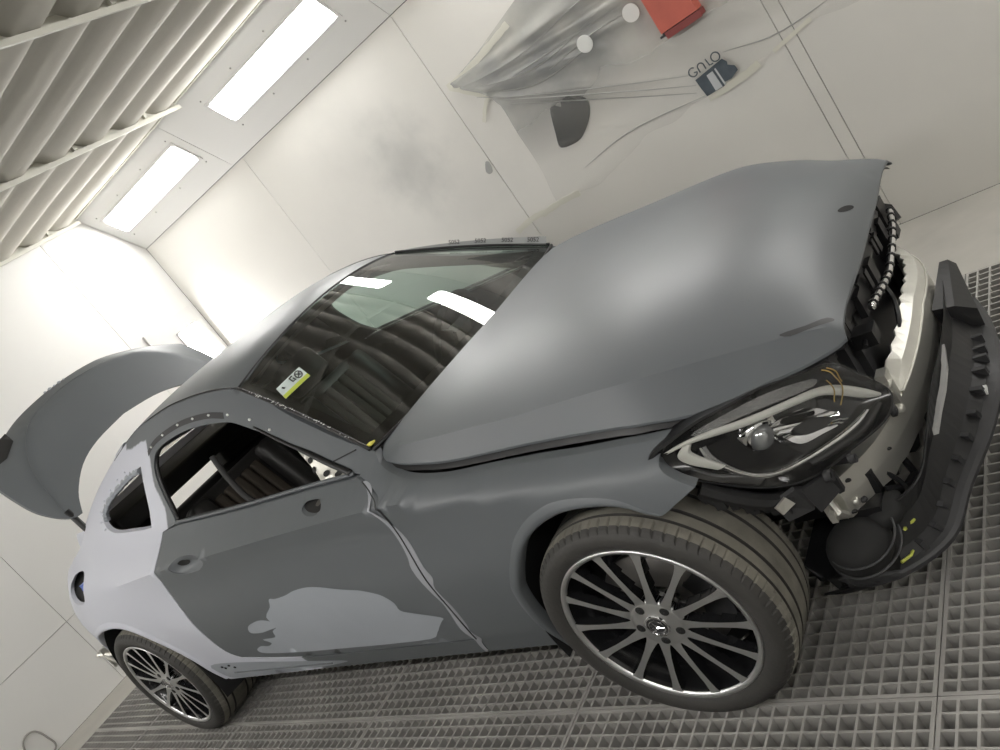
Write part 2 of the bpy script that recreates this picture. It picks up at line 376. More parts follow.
def lamp(x0, x1, P, label, v0=.205, v1=.395, grp='recessed strip lights of the booth', dm='lamp'):
    t = thing('ceiling_light', label, 'ceiling light', P(x0, (v0 + v1) / 2, 0), grp); o = V(t.location)
    fr = MB(); w = .018
    def bx(a, b, c, d, h0, h1):
        q = [V(P(u, v, h)) - o for h in (h0, h1) for (u, v) in ((a, c), (b, c), (b, d), (a, d))]
        fr.add(q, [(0, 1, 2, 3), (4, 7, 6, 5), (0, 4, 5, 1), (1, 5, 6, 2), (2, 6, 7, 3), (3, 7, 4, 0)])
    bx(x0 - w, x1 + w, v0 - w, v0, .004, -.006); bx(x0 - w, x1 + w, v1, v1 + w, .004, -.006)
    bx(x0 - w, x0, v0, v1, .004, -.006); bx(x1, x1 + w, v0, v1, .004, -.006)
    fixn(fr.build('frame', M['lamp_frame'], t))
    d = MB(); c = .03
    pts = [(x0 + c, v0), (x1 - c, v0), (x1, v0 + c), (x1, v1 - c), (x1 - c, v1), (x0 + c, v1), (x0, v1 - c), (x0, v0 + c)]
    d.add([V(P(u, v, h)) - o for h in (-.004, .003) for (u, v) in pts], [tuple(range(8)), tuple(range(15, 7, -1))] + [(i, (i+1) % 8, (i+1) % 8 + 8, i + 8) for i in range(8)])
    fixn(d.build('diffuser', M[dm], t))
    for k in range(4):
        u = x0 + (x1 - x0) * k / 3
        for v in (v0 - .05, v1 + .05): MB().ico(V(P(u, v, -.001)) - o, .006, sub=1).build('screw', M['seam'], t)
names = ['strip light nearest the rear wall, set in the far sloping panel', 'long bright strip light at the top of the photo, second from the rear wall',
         'strip light above the windscreen, third from the rear wall on the far side', 'strip light above the bonnet on the far side', 'strip light nearest the front wall on the far side']
for (x0, x1), n in zip(LX, names): lamp(x0, x1, slopeP, n)
for i, (x0, x1) in enumerate(LX):  # assumed lamps out of view, tuned to fill the near side with light
    lamp(x0, x1, slopeN, 'unseen strip light in the near sloping panel, ' + ['closest to the rear wall', 'behind the boot', 'beside the roof', 'beside the bonnet', 'closest to the front wall'][i], dm='lamp_dim')
# upright corner lamp on the rear wall: enamel cover, frame and diffuser
t = thing('wall_light', 'upright corner light on the rear wall above the boot lid', 'wall light', (XR, 1.66, .5))
b = MB(); b.box((.004, -.32, -.3), (.03, .17, 1.24)); b.build('cover', M['lamp_frame'], t)
b = MB(); b.box((.03, -.08, -.1), (.038, .12, 1.10)); b.build('diffuser', M['lamp'], t)
b = MB()
for z in (-.11, 1.1): b.box((.03, -.09, z), (.045, .13, z + .01))
for y in (-.09, .12): b.box((.03, y, -.11), (.045, y + .01, 1.11))
b.build('frame', M['lamp_frame'], t)
# cable looped low on the rear wall
o = MB().tube(cr([(XR + .012, -1.13, .005), (XR + .012, -1.112, .158), (XR + .012, -1.067, .211), (XR + .012, -1.01, .196), (XR + .012, -.985, .11), (XR + .012, -1.0, .02), (XR + .03, -1.2, .008), (XR + .03, -1.5, .008)], 6), .006, 6).build('air_hose', M['seam'], None, True)
tag(o, 'thin pale hose looped low against the rear wall', 'hose')
# ceiling: filter cloth sagging between rails that run the length of the booth
PITCH = .265; ys = []; y = YS
edges = [YS - PITCH * k for k in range(int((YS - YNS) / PITCH) + 2)]
b = MB(); prof = []
for k in range(len(edges) - 1):
    for j in range(8):
        t_ = j / 8; yy = edges[k] + (edges[k+1] - edges[k]) * t_
        prof.append((max(yy, YNS), ZC - .062 * math.sin(PI * t_) ** .75 - .012 * (1 - t_)))
prof.append((YNS, ZC))
nx = 60; vs = []
for i in range(nx + 1):
    x = XR + (XF - XR) * i / nx
    for (yy, zz) in prof: vs.append((x, yy, zz + .0018 * math.sin(x * 4 + yy * 5) * (ZC - zz) / .06))
p_ = len(prof)
b.add(vs, [(i*p_+j, (i+1)*p_+j, (i+1)*p_+j+1, i*p_+j+1) for i in range(nx) for j in range(p_ - 1)])
b.add([(XR, YS, ZC + .05), (XF, YS, ZC + .05), (XF, YNS, ZC + .05), (XR, YNS, ZC + .05)], [(0, 1, 2, 3)])
struct(b.build('ceiling', M['cloth'], None, True))
def rail(pts, r, label, grp):
    o = MB()
    for a in pts: o.tube(a, r, 4)
    return tag(o.build('ceiling_rail', M['rod'], None), label, 'rail', grp)
for k, yy in enumerate(edges[:-1]):
    if yy < YNS: continue
    dist = ['against the far sloping panel', 'one cloth strip from the far slope', 'two cloth strips from the far slope', 'three cloth strips from the far slope', 'four cloth strips from the far slope',
            'five cloth strips from the far slope', 'six cloth strips from the far slope'][k] if k < 7 else 'cloth strip %s towards the near wall' % (['eight', 'nine', 'ten', 'eleven', 'twelve', 'thirteen', 'fourteen', 'fifteen', 'sixteen', 'seventeen', 'eighteen'][k-7])
    o = MB().box((XR + .002, yy - .007, ZC - .012), (XF - .002, yy + .007, ZC + .014)).build('ceiling_rail', M['rod'], None)
    tag(o, 'thin white ceiling rail running along the booth, ' + dist, 'rail', 'lengthwise ceiling rails')
for i, x in enumerate([-4.72, -3.0, -1.42, .12, 1.66, 3.2]):
    t = thing('ceiling_strut', 'white cross strut under the ceiling cloth, ' + ['tight against the rear wall', 'meeting the slope between the first two strip lights', 'in the top left corner of the photo', 'above the front wheel', 'in front of the bonnet', 'next to the front wall'][i], 'strut', (x, YS, ZC), 'cross struts of the ceiling')
    bb = MB(); bb.box((-.012, YNS - YS, -.075), (.012, -.01, -.062)); bb.box((-.012, YNS - YS, -.06), (-.004, -.01, -.028)); bb.box((.02, YNS - YS, -.095), (.032, -.01, -.07)); bb.build('bar', M['rod'], t)
    h = MB()
    for yy in edges[1:-1:2]:
        if yy > YNS + .05: h.box((-.008, yy - YS - .012, -.06), (.02, yy - YS + .012, -.014))
    h.build('hanger', M['rod'], t)
o = MB().box((XR + .002, YS - .005, ZC - .045), (XF - .002, YS + .018, ZC + .0)).build('ceiling_edge', M['rod'], None); o.name = 'trim_1'; struct(o)
o = MB().box((XR + .002, YNS - .018, ZC - .045), (XF - .002, YNS + .005, ZC + .0)).build('trim_2', M['rod'], None); struct(o)
# floor: concrete margin around a grated pit
GX0, GX1, GY0, GY1 = -4.43, 2.625, -1.845, 1.131
b = MB()
for (a, c) in (((XR, GY1, -.08), (XF, YW, 0)), ((XR, YN, -.08), (XF, GY0, 0)), ((XR, GY0, -.08), (GX0, GY1, 0)), ((GX1, GY0, -.08), (XF, GY1, 0))): b.box(a, c)
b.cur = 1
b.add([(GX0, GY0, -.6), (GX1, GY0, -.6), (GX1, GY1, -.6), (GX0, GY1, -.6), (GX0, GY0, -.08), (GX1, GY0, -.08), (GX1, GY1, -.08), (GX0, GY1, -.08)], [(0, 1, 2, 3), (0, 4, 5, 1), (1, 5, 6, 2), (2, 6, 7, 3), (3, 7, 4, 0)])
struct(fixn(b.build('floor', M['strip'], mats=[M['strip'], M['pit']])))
def grate_mesh(w, d, nx_, ny_):
    bb = MB(); h = -.050; e = .011; t2 = .0032
    for y in (0, d - e): bb.box((.0015, y + (.0015 if y == 0 else 0), h), (w - .0015, y + e - (.0015 if y else 0), 0))
    for x in (0, w - e): bb.box((x + (.0015 if x == 0 else 0), e, h), (x + e - (.0015 if x else 0), d - e, 0))
    for i in range(1, nx_): x = w * i / nx_; bb.box((x - t2, e, h), (x + t2, d - e, -.0005))
    for j in range(1, ny_): y = d * j / ny_; bb.box((e, y - t2, h), (w - e, y + t2, -.0015))
    return bb
bars = {}
rows = [(.139, 'far row'), (-.853, 'row under the car'), (-1.845, 'near row')]
colx = [-4.43, -3.663, -2.615, -1.567, -.519, .529, 1.577]
cname = ['narrow cut panel by the rear wall', 'second from the rear wall', 'third from the rear wall', 'fourth from the rear wall', 'fifth from the rear wall', 'sixth from the rear wall', 'seventh from the rear wall']
for r_, (y0, rn) in enumerate(rows):
    for c_, x0 in enumerate(colx):
        w = .767 if c_ == 0 else 1.048
        if w not in bars:
            o = grate_mesh(w, .992, 17 if c_ == 0 else 24, 23).build('floor_grating', M['grate'], None); bars[w] = o.data
        else:
            o = bpy.data.objects.new('floor_grating', bars[w]); COL.objects.link(o)
        o.location = (x0, y0, 0)
        tag(o, 'grey square-mesh floor grating, %s, %s' % (rn, cname[c_]), 'floor grating', 'square-mesh floor gratings')
# ---- things on the far wall
yf = YW - .004
film_out = cr([(-1.478, 1.801), (-1.314, 1.66), (-1.262, 1.55), (-1.274, 1.369), (-1.278, 1.146), (-1.305, .975), (-1.29, .915), (-1.153, .918), (-1.03, .90), (-.92, .925), (-.728, .97), (-.62, 1.004), (-.465, .985), (-.353, 1.012), (-.244, 1.007), (-.092, 1.0), (.02, 1.03), (.127, 1.027), (.287, 1.06), (.497, 1.025), (.8, 1.05)], 4) + [(.85, 1.5), (.85, 2.02), (.2, 2.06), (-.3, 2.03), (-.833, 1.93), (-1.202, 1.845)]
def film_y(x, z):
    f = 0
    for (ax, az, bx_, bz_, h, w) in FOLDS:
        dx, dz = bx_ - ax, bz_ - az; L2 = dx*dx + dz*dz; t_ = max(0, min(1, ((x-ax)*dx + (z-az)*dz) / L2))
        d = math.hypot(x - ax - t_*dx, z - az - t_*dz); f += h * math.exp(-(d / w) ** 2)
    return .006 + .010 * (1 + math.sin(x * 5.1 + z * 3) * math.sin(z * 6.3 - x)) + f
FOLDS = [(-1.45, 1.79, -.3, 1.70, .02, .02), (-1.4, 1.74, -.35, 1.62, .022, .022), (-1.38, 1.70, -.45, 1.54, .018, .02), (-1.3, 1.66, -.6, 1.5, .018, .018), (-1.3, 1.63, -.26, 1.12, .012, .014), (-1.27, 1.58, -.27, 1.08, .012, .012),
         (-1.2, 1.2, -.27, 1.02, .012, .014), (-1.0, 1.0, -.6, 1.0, .01, .03), (-.1, 1.3, .5, 1.1, .012, .04), (-.9, 1.75, -.1, 1.8, .02, .03), (-.28, 1.3, .1, 1.1, .012, .03)]
o = drape('masking_film', film_out, lambda x, z: (x, yf - film_y(x, z), z), M['film'], None, s=.022, skirt=(0, .003, 0))
tag(o, 'crumpled see-through masking film taped across the far wall, grey with overspray', 'masking film')
def crease(pts, r=.0035):
    q = [(x, yf - film_y(x, z) - .001, z) for (x, z) in cr(pts, 8)]
    MB().tube(q, [r * (.25 + .75 * math.sin(PI * i / (len(q) - 1))) for i in range(len(q))], 5).build('crease', M['fold'], o, True)
for p in ([(-1.36, 1.66), (-.9, 1.42), (-.27, 1.135)], [(-1.3, 1.61), (-.8, 1.345), (-.28, 1.085)], [(-1.2, 1.53), (-.8, 1.31), (-.3, 1.05)], [(-1.4, 1.75), (-1.0, 1.70), (-.55, 1.73), (-.3, 1.72)],
          [(-1.36, 1.72), (-.95, 1.60), (-.5, 1.64)], [(-1.3, 1.66), (-1.0, 1.53), (-.65, 1.53)], [(-1.05, 1.02), (-.7, 1.06), (-.27, 1.02)], [(-.1, 1.15), (.15, 1.09), (.4, 1.10)], [(-1.15, 1.64), (-.8, 1.62), (-.4, 1.60)], [(-.9, 1.55), (-.6, 1.57), (-.35, 1.55)]): crease(p)
o = drape('paper_sheet', cr([(-1.025, 1.396), (-.97, 1.36), (-.94, 1.405), (-.825, 1.33), (-.849, 1.25), (-.93, 1.185), (-1.0, 1.16), (-1.106, 1.18), (-1.088, 1.256)], 3, True), lambda x, z: (x, yf - .001, z), M['film_black'], None, s=.03, skirt=(0, .002, 0))
tag(o, 'black paper square stuck to the wall under the clear film', 'paper')
o = drape('paper_sheet', dens([(-.93, 1.43), (-.84, 1.46), (-.78, 1.36), (-.86, 1.33)], .05), lambda x, z: (x, yf - .001, z), M['fold'], None, s=.03, skirt=(0, .002, 0)); tag(o, 'pale grey square under the film, above right of the black square', 'paper')
for (x, z, r, l) in ((-.374, 1.54, .043, 'round white sticker under the film beside the red box'), (-.655, 1.55, .043, 'round white sticker under the film, left of the other round sticker')):
    bb = MB(); n = 24; q = [(x + r * math.cos(2*PI*k/n), z + r * math.sin(2*PI*k/n)) for k in range(n)]
    bb.add([(u, YW - .035, v) for u, v in q] + [(u, YW - .031, v) for u, v in q], [tuple(range(n)), tuple(range(2*n-1, n-1, -1))] + [(k, (k+1) % n, (k+1) % n + n, k + n) for k in range(n)])
    tag(fixn(bb.build('round_sticker', M['paper'], None)), l, 'sticker', 'round stickers on the far wall')
# printed block and letters on the film
t = thing('printed_logo', 'dark slate block print with letters G U I O above it, on the film edge', 'print', (-.2, yf - .032, 1.08))
def rel(x, z, d=0): return (x + .2, d, z - 1.08)
drape('print_block', dens([(-.272, 1.108), (-.115, 1.128), (-.10, 1.105), (-.105, 1.09), (-.078, 1.07), (-.075, 1.045), (-.12, 1.025), (-.16, 1.028), (-.165, 1.012), (-.262, 1.012), (-.268, 1.06)], .03), lambda x, z: rel(x, z), M['slate'], t, s=.03, skirt=(0, .002, 0))
drape('print_window', [(-.214, 1.099), (-.180, 1.102), (-.174, 1.014), (-.212, 1.014)], lambda x, z: rel(x, z, -.002), M['print_white'], t, s=.03, skirt=(0, .002, 0))
drape('print_stripe', [(-.168, 1.106), (-.160, 1.107), (-.154, 1.014), (-.162, 1.014)], lambda x, z: rel(x, z, -.002), M['print_white'], t, s=.03, skirt=(0, .002, 0))
def stroke(pts): MB().tube([rel(x, z, -.002) for x, z in pts], .0032, 5).build('letter', M['slate'], t)
stroke([(-.262 + .021 * math.cos(a), 1.146 + .021 * math.sin(a)) for a in [math.radians(d) for d in range(50, 345, 15)]] + [(-.262 + .004, 1.142)])
stroke([(-.232, 1.126), (-.232, 1.150)] + [(-.216 + .016 * math.cos(a), 1.150 + .016 * math.sin(a)) for a in [math.radians(d) for d in range(180, -1, -20)]] + [(-.200, 1.128)])
stroke([(-.181, 1.168), (-.176, 1.133), (-.158, 1.132)])
stroke([(-.135 + .021 * math.cos(a), 1.152 + .021 * math.sin(a)) for a in [math.radians(d) for d in range(0, 361, 15)]])
# red box
t = thing('wall_box', 'red enamel box on the far wall at the top edge of the photo', 'box', (-.18, YW, 1.36))
bb = MB(); bb.box((-.095, -.10, .02), (.10, -.002, .36)); bb.build('body', M['red'], t)
bb = MB(); bb.box((-.085, -.085, -.012), (.105, -.002, .016)); bb.box((-.08, -.10, -.016), (.108, -.092, .016)); bb.build('drip_tray', M['red_dark'], t)
bb = MB(); bb.box((-.095, -.088, .004), (-.07, -.012, .03)); bb.box((-.12, -.07, .0), (-.095, -.05, .01)); bb.build('catch', M['ink'], t)
TN = [0]
def tape(pts, w, label, d=.018):
    TN[0] += 1; d += .0028 * (TN[0] % 4)
    bb = MB(); P = [V((x, 0, z)) for x, z in cr(pts, 5)]; vs = []
    for i, p in enumerate(P):
        dr = (P[min(i+1, len(P)-1)] - P[max(i-1, 0)]).normalized(); nn = V((-dr.z, 0, dr.x)) * w * (.5 + .06 * math.sin(i * 2.3))
        for dd in (-.0, .002):
            vs += [(p.x + nn.x, yf - d - dd, p.z + nn.z), (p.x - nn.x, yf - d - dd, p.z - nn.z)]
    n = len(P); fs = []
    for i in range(n - 1):
        a = 4 * i; fs += [(a+2, a+3, a+7, a+6), (a, a+4, a+5, a+1), (a, a+2, a+6, a+4), (a+1, a+5, a+7, a+3)]
    fs += [(0, 1, 3, 2), (4*n-4, 4*n-2, 4*n-1, 4*n-3)]
    bb.add(vs, fs); tag(fixn(bb.build('tape_strip', M['tape'], None)), label, 'tape', 'strips of masking tape')
tape([(-1.485, 1.795), (-1.34, 1.80), (-1.1, 1.835), (-.96, 1.86)], .036, 'long masking tape strip along the upper left edge of the film')
tape([(-1.47, 1.79), (-1.36, 1.69), (-1.29, 1.63)], .034, 'short masking tape strip down from the left tip of the film')
tape([(-1.41, 1.53), (-1.34, 1.60), (-1.26, 1.645)], .022, 'narrow tape strip sticking out left of the film')
tape([(-1.66, .90), (-1.52, .925), (-1.42, .92)], .034, 'pale tape strip just above the windscreen corner')
tape([(-1.44, .915), (-1.3, .925), (-1.15, .918)], .034, 'tape strip on the lower left corner of the film')
tape([(-.262, 1.0), (-.18, .998), (-.05, 1.006), (.02, 1.02)], .036, 'tape strip under the dark printed block')
tape([(.10, 1.03), (.2, 1.05), (.3, 1.07)], .02, 'tape strip on the lower film edge, right of the printed block')
o = drape('tape_scrap', cr([(-1.61, 1.30), (-1.575, 1.345), (-1.555, 1.33), (-1.57, 1.28), (-1.60, 1.275)], 3, True), lambda x, z: (x, YW - .003, z), M['fold'], None, s=.03, skirt=(0, .002, 0)); tag(o, 'small grey scrap on the wall seam left of the film', 'scrap')
# ================================================================== CAR
car = thing('car', 'grey-primed two-door coupe stripped for painting, bumper off and boot lid open', 'car')
def both(fn):
    fn(False); fn(True)
def sideP(off=0):
    return lambda x, z: (x, -(Y(x, z) + off), z)
CREASE = [(x, ZF[3](x)) for x in np.arange(-.52, -2.5, -.022)]
def side_panel(name, poly, m, holes=(), s=.028, off=0, ret=.022, mirror=False, parent=None, skirt=True):
    return drape(name, poly, sideP(off), m, parent or car, holes, s, (0, ret, 0) if skirt else None, mirror=mirror, creases=[CREASE])
# outlines on the flank, (x, z)
DOORFRONT = [(-.777, .938), (-.745, .926), (-.710, .913), (-.673, .901), (-.634, .889), (-.616, .874), (-.618, .842), (-.628, .758), (-.636, .672), (-.642, .596), (-.648, .5), (-.667, .381), (-.675, .345)]
DOORREAR = [(-2.0, .425), (-2.045, .455), (-2.066, .5), (-2.075, .60), (-2.085, .70), (-2.088, .80), (-2.06, .88), (-2.045, .93), (-2.03, 1.011)]
DOORBOT = [(-.675, .345), (-1.1, .357), (-1.6, .378), (-2.0, .425)]
SILL = [(-2.03, 1.011), (-1.9, 1.011), (-1.365, .976), (-1.0, .954), (-.782, .938)]
def sh(L, dx=0, dz=0): return [(x + dx, z + dz) for x, z in L]
door_poly = cr(DOORFRONT, 4)[:-1] + cr(DOORBOT, 6)[:-1] + cr(DOORREAR, 4) + cr(SILL[1:], 4)
WTOP = [(-1.917, 1.019), (-1.955, 1.10), (-1.968, 1.19), (-1.955, 1.248), (-1.906, 1.282), (-1.793, 1.294), (-1.662, 1.293), (-1.553, 1.281), (-1.455, 1.264), (-1.373, 1.243), (-1.306, 1.213), (-1.169, 1.143), (-1.031, 1.066), (-.90, .997)]
railtop = [(x, ZF[6](x) - .004) for x in np.arange(-.74, -3.34, -.06)]
REARARCH = [(-3.25, .545), (-3.20, .61), (-3.08, .675), (-2.95, .71), (-2.84, .722), (-2.74, .718), (-2.62, .69), (-2.49, .612), (-2.40, .52), (-2.355, .42), (-2.34, .30)]
side_poly = railtop + cr([(-3.35, 1.005), (-3.47, .985), (-3.58, .95), (-3.66, .87), (-3.66, .77), (-3.60, .67), (-3.50, .59), (-3.40, .55), (-3.25, .545)], 4)[:-1] + cr(REARARCH, 4) + \
    [(-2.33, .285), (-1.6, .277), (-.72, .262), (-.70, .30), (-.672, .338)] + cr(sh(DOORBOT, 0, -.007), 6)[1:-1] + cr(sh(DOORREAR, -.006, 0), 4) + cr(WTOP, 4)
QWIN = cr([(-2.623, 1.153), (-2.526, 1.199), (-2.335, 1.236), (-2.205, 1.253), (-2.105, 1.258), (-2.082, 1.24), (-2.126, 1.06), (-2.15, 1.04), (-2.338, 1.056), (-2.496, 1.074), (-2.593, 1.108)], 4, True)
TAILH = cr([(-2.945, .973), (-3.06, .975), (-3.20, .955), (-3.30, .915), (-3.28, .87), (-3.165, .846), (-2.99, .860), (-2.955, .92)], 4, True)
HANDLE = cr([(-1.926, .914), (-1.868, .930), (-1.768, .929), (-1.69, .918), (-1.668, .900), (-1.695, .878), (-1.758, .862), (-1.859, .866), (-1.918, .886)], 4, True)
MIRH = cr([(-1.033, .930), (-1.015, .936), (-.956, .932), (-.932, .924), (-.920, .914), (-.943, .909), (-.994, .915), (-1.026, .923)], 4, True)
def do_side(mir):
    d = side_panel('door', door_poly, M['paint'], [HANDLE, MIRH], mirror=mir)
    bs = side_panel('body_side', side_poly, M['quarter'], [QWIN, TAILH], mirror=mir)
    # dark inner skin behind the outer panel
    inner = [(x, z) for x, z in side_poly]
    drape('inner_trim', inner, lambda x, z: (x, -(Y(x, z) - .026), z), M['trim'], car, [QWIN, TAILH], .05, mirror=mir)
    drape('door_trim', door_poly, lambda x, z: (x, -(Y(x, z) - .05), z), M['trim'], d, [], .06, mirror=mir)
    # handle bowl: cup surface with two black sockets
    def bowl(u, v):
        r = ((u + 1.797) / .135) ** 2 + ((v - .896) / .037) ** 2
        return (u, -(Y(u, v) - .001 - .035 * max(0, 1 - r)), v)
    drape('handle_recess', HANDLE, bowl, M['paint'], d, [], .014, mirror=mir)
    for (cx, cz, rx, rz) in ((-1.845, .903, .034, .015), (-1.700, .897, .013, .014)):
        e = [(cx + rx * math.cos(2*PI*k/16), cz + rz * math.sin(2*PI*k/16)) for k in range(16)]
        def bowl2(u, v):
            p = bowl(u, v); return (p[0], p[1] - .002, p[2])
        drape('handle_socket', e, bowl2, M['black_matt'], d, [], .012, mirror=mir)
    drape('mirror_recess', MIRH, lambda u, v: (u, -(Y(u, v) - .016), v), M['black'], d, [], .015, mirror=mir)
    e = cr([(-.965, .922), (-.958, .929), (-.938, .924), (-.945, .919)], 3, True)
    drape('mirror_bracket', e, lambda u, v: (u, -(Y(u, v) - .010), v), M['disc'], d, [], .015, mirror=mir)
    # bare aluminium mirror triangle at the front of the window
    tri = dens([(-1.062, 1.072), (-.90, .992), (-.80, .945), (-.955, .952)], .03)
    T = drape('mirror_plate', tri, lambda u, v: (u, -(Y(u, v) - .012), v), M['alu'], d, [], .02, (0, .006, 0), mirror=mir)
    for (cx, cz, rx, rz) in ((-1.0, 1.025, .012, .009), (-.99, .997, .009, .009), (-.93, .975, .018, .008), (-.87, .962, .02, .007)):
        e = [(cx + rx * math.cos(2*PI*k/10), cz + rz * math.sin(2*PI*k/10)) for k in range(10)]
        drape('plate_hole', e, lambda u, v: (u, -(Y(u, v) - .009), v), M['black_matt'], T, [], .01, mirror=mir)
    sg = -1 if not mir else 1
    # waist seal strip along the sill of the window
    q = [(x, sg * (Y(x, z) - .006), z + .004) for x, z in cr([(-1.92, 1.017), (-1.365, .982), (-1.0, .96), (-.79, .944)], 8)]
    MB().tube(q, .007, 8).build('waist_rail', M['paint'], d, True)
    # black inner frame line of the window aperture
    q = [(x, sg * (Y(x, z) - .016), z) for x, z in cr(WTOP, 4)]
    MB().tube(q, .009, 6).build('window_seal', M['black'], bs, True)
    q = [(x, sg * (Y(x, z) + .0005), z) for x, z in cr([(-1.245, 1.19), (-1.1, 1.105), (-.98, 1.042), (-.88, .99), (-.80, .952)], 5)]
    MB().tube(q, [.004, .005, .006, .006, .007, .007, .007, .008, .009, .010, .011, .011, .012, .012, .012, .012, .012, .012, .012, .012, .012][:len(q)], 6).build('pillar_gasket', M['black'], bs, True)
    # darker clip strip over the window, with white clips
    cs = [(-1.99, 1.285), (-1.93, 1.306), (-1.835, 1.317), (-1.704, 1.320), (-1.593, 1.311), (-1.485, 1.293), (-1.40, 1.268)]
    strip = cr(sh(cs, 0, .012), 4) + cr(sh(cs, 0, -.006), 4)[::-1]
    drape('clip_strip', strip, lambda u, v: (u, -(Y(u, v) + .0015), v), M['dark_grey'], bs, [], .02, (0, .002, 0), mirror=mir)
    for (x, z) in [(-1.95, 1.303), (-1.835, 1.320), (-1.704, 1.324), (-1.593, 1.315), (-1.485, 1.297), (-1.374, 1.266), (-1.261, 1.217), (-1.165, 1.160)]:
        MB().ico((x, sg * (Y(x, z) + .002), z), .0075, 1.3, .5, .8, 1).build('clip', M['paper'], bs, True)
    if mir: drape('quarter_glass', QWIN, lambda x, z: (x, -(Y(x, z) - .012), z), M['dark_glass'], bs, [], .05, mirror=True)
    # tail lamp cavity with blue connector
    def cav(u, v):
        r = min(1, math.hypot((u + 3.12) / .24, (v - .915) / .10)); return (u, -(Y(u, v) - .006 - .06 * (1 - r ** 3)), v)
    drape('lamp_cavity', [(-3.12 + (x + 3.12) * 1.2, .915 + (z - .915) * 1.25) for x, z in TAILH], cav, M['black_matt'], bs, [], .03, mirror=mir)
    bb = MB(); bb.box((-3.03, sg * .775 - .02, .885), (-2.985, sg * .775 + .02, .93)); bb.ico((-3.0, sg * .79, .905), .018)
    bb.build('lamp_connector', M['blue'], bs)
    if not mir:
        # white clip dots and paint rim round the quarter window, frayed glue edge inside
        q = [(x, -(Y(x, z) + .003), z) for x, z in cr([(-2.60, 1.10), (-2.66, 1.155), (-2.55, 1.21), (-2.36, 1.255), (-2.22, 1.272)], 5)]
        for i, p in enumerate(q[::3]): MB().ico(p, .008, 1.4, .6, .7, 1).build('clip', M['white_primer'], bs)
        q = [(x, -(Y(x, z) - .014), z) for x, z in cr([(-2.60, 1.125), (-2.615, 1.155), (-2.526, 1.193), (-2.335, 1.228), (-2.205, 1.245), (-2.13, 1.245)], 6)]
        MB().tube(q, [.010 + .007 * abs(math.sin(i * 1.9)) for i in range(len(q))], 6).build('glue_bead', M['filler'], bs)
        # sanded patches and sealer laid on the door
        P = [(-1.50, .640), (-1.47, .672), (-1.433, .668), (-1.36, .672), (-1.296, .682), (-1.21, .683), (-1.139, .671), (-1.08, .655), (-1.027, .642), (-.97, .63), (-.92, .612), (-.88, .59), (-.856, .553), (-.862, .52), (-.82, .50), (-.75, .475), (-.715, .458), (-.735, .445), (-.765, .425), (-.80, .40), (-.86, .375), (-1.1, .380), (-1.35, .392), (-1.579, .404), (-1.80, .425), (-1.84, .45), (-1.79, .468), (-1.74, .462), (-1.70, .475), (-1.73, .50), (-1.64, .50), (-1.62, .53), (-1.57, .55), (-1.575, .60)]
        drape('filler_patch', cr(P, 3, True), lambda u, v: (u, -(Y(u, v) + .0008), v), M['filler'], d, [], .03)
        P = [(-1.76, .545), (-1.74, .575), (-1.68, .59), (-1.62, .592), (-1.57, .575), (-1.56, .55), (-1.63, .54), (-1.70, .535)]
        drape('filler_patch', cr(P, 4, True), lambda u, v: (u, -(Y(u, v) + .0012), v), M['filler'], d, [], .03)
        P = [(-.74, .925), (-.716, .922), (-.672, .902), (-.640, .87), (-.612, .80), (-.604, .74), (-.612, .66), (-.606, .62), (-.632, .58), (-.630, .50), (-.645, .42), (-.66, .385), (-.652, .345), (-.675, .32), (-.70, .27), (-.715, .268), (-.70, .31), (-.684, .345), (-.690, .40), (-.668, .47), (-.657, .52), (-.664, .58), (-.668, .66), (-.652, .70), (-.642, .76), (-.640, .83), (-.66, .885), (-.70, .908)]
        drape('sealer_smear', cr(P, 3, True), lambda u, v: (u, -(Y(u, v) + .0015), v), M['sealer'], d, [], .02)
        q = [(x, -(Y(x, z) + .0022), z) for x, z in cr(sh(DOORFRONT[1:], .002, 0), 4)]
        MB().tube(q, .0022, 5).build('door_gap', M['dark_grey'], d, True)
        q = [(x, -(Y(x, z) + .001), z) for x, z in cr([(-.905, .999), (-.84, .999), (-.775, .998)], 5)]
        MB().tube(q, .0025, 5).build('panel_gap', M['black'], bs, True)
        # white flash of primer on the sill behind the door
        P = [(-2.30, .405), (-2.05, .398), (-1.75, .362), (-1.43, .318), (-1.46, .30), (-1.75, .285), (-2.2, .286), (-2.31, .31)]
        drape('sill_patch', cr(P, 4, True), lambda u, v: (u, -(Y(u, v) + .001), v), M['filler'], bs, [], .04)
        MB().tube([(x, -(Y(x, z) + .002), z) for x, z in cr([(-2.2, .335), (-1.9, .325), (-1.5, .312)], 8)], .004, 5).build('sill_crease', M['paint'], bs, True)
        bb = MB()
        for (x, z) in ((-2.23, .385), (-2.215, .375), (-2.14, .372), (-2.165, .388)): bb.ico((x, -(Y(x, z) + .001), z), .009, 1.2, .4, .7, 1)
        bb.build('sill_hole', M['black_matt'], bs)
both(do_side)
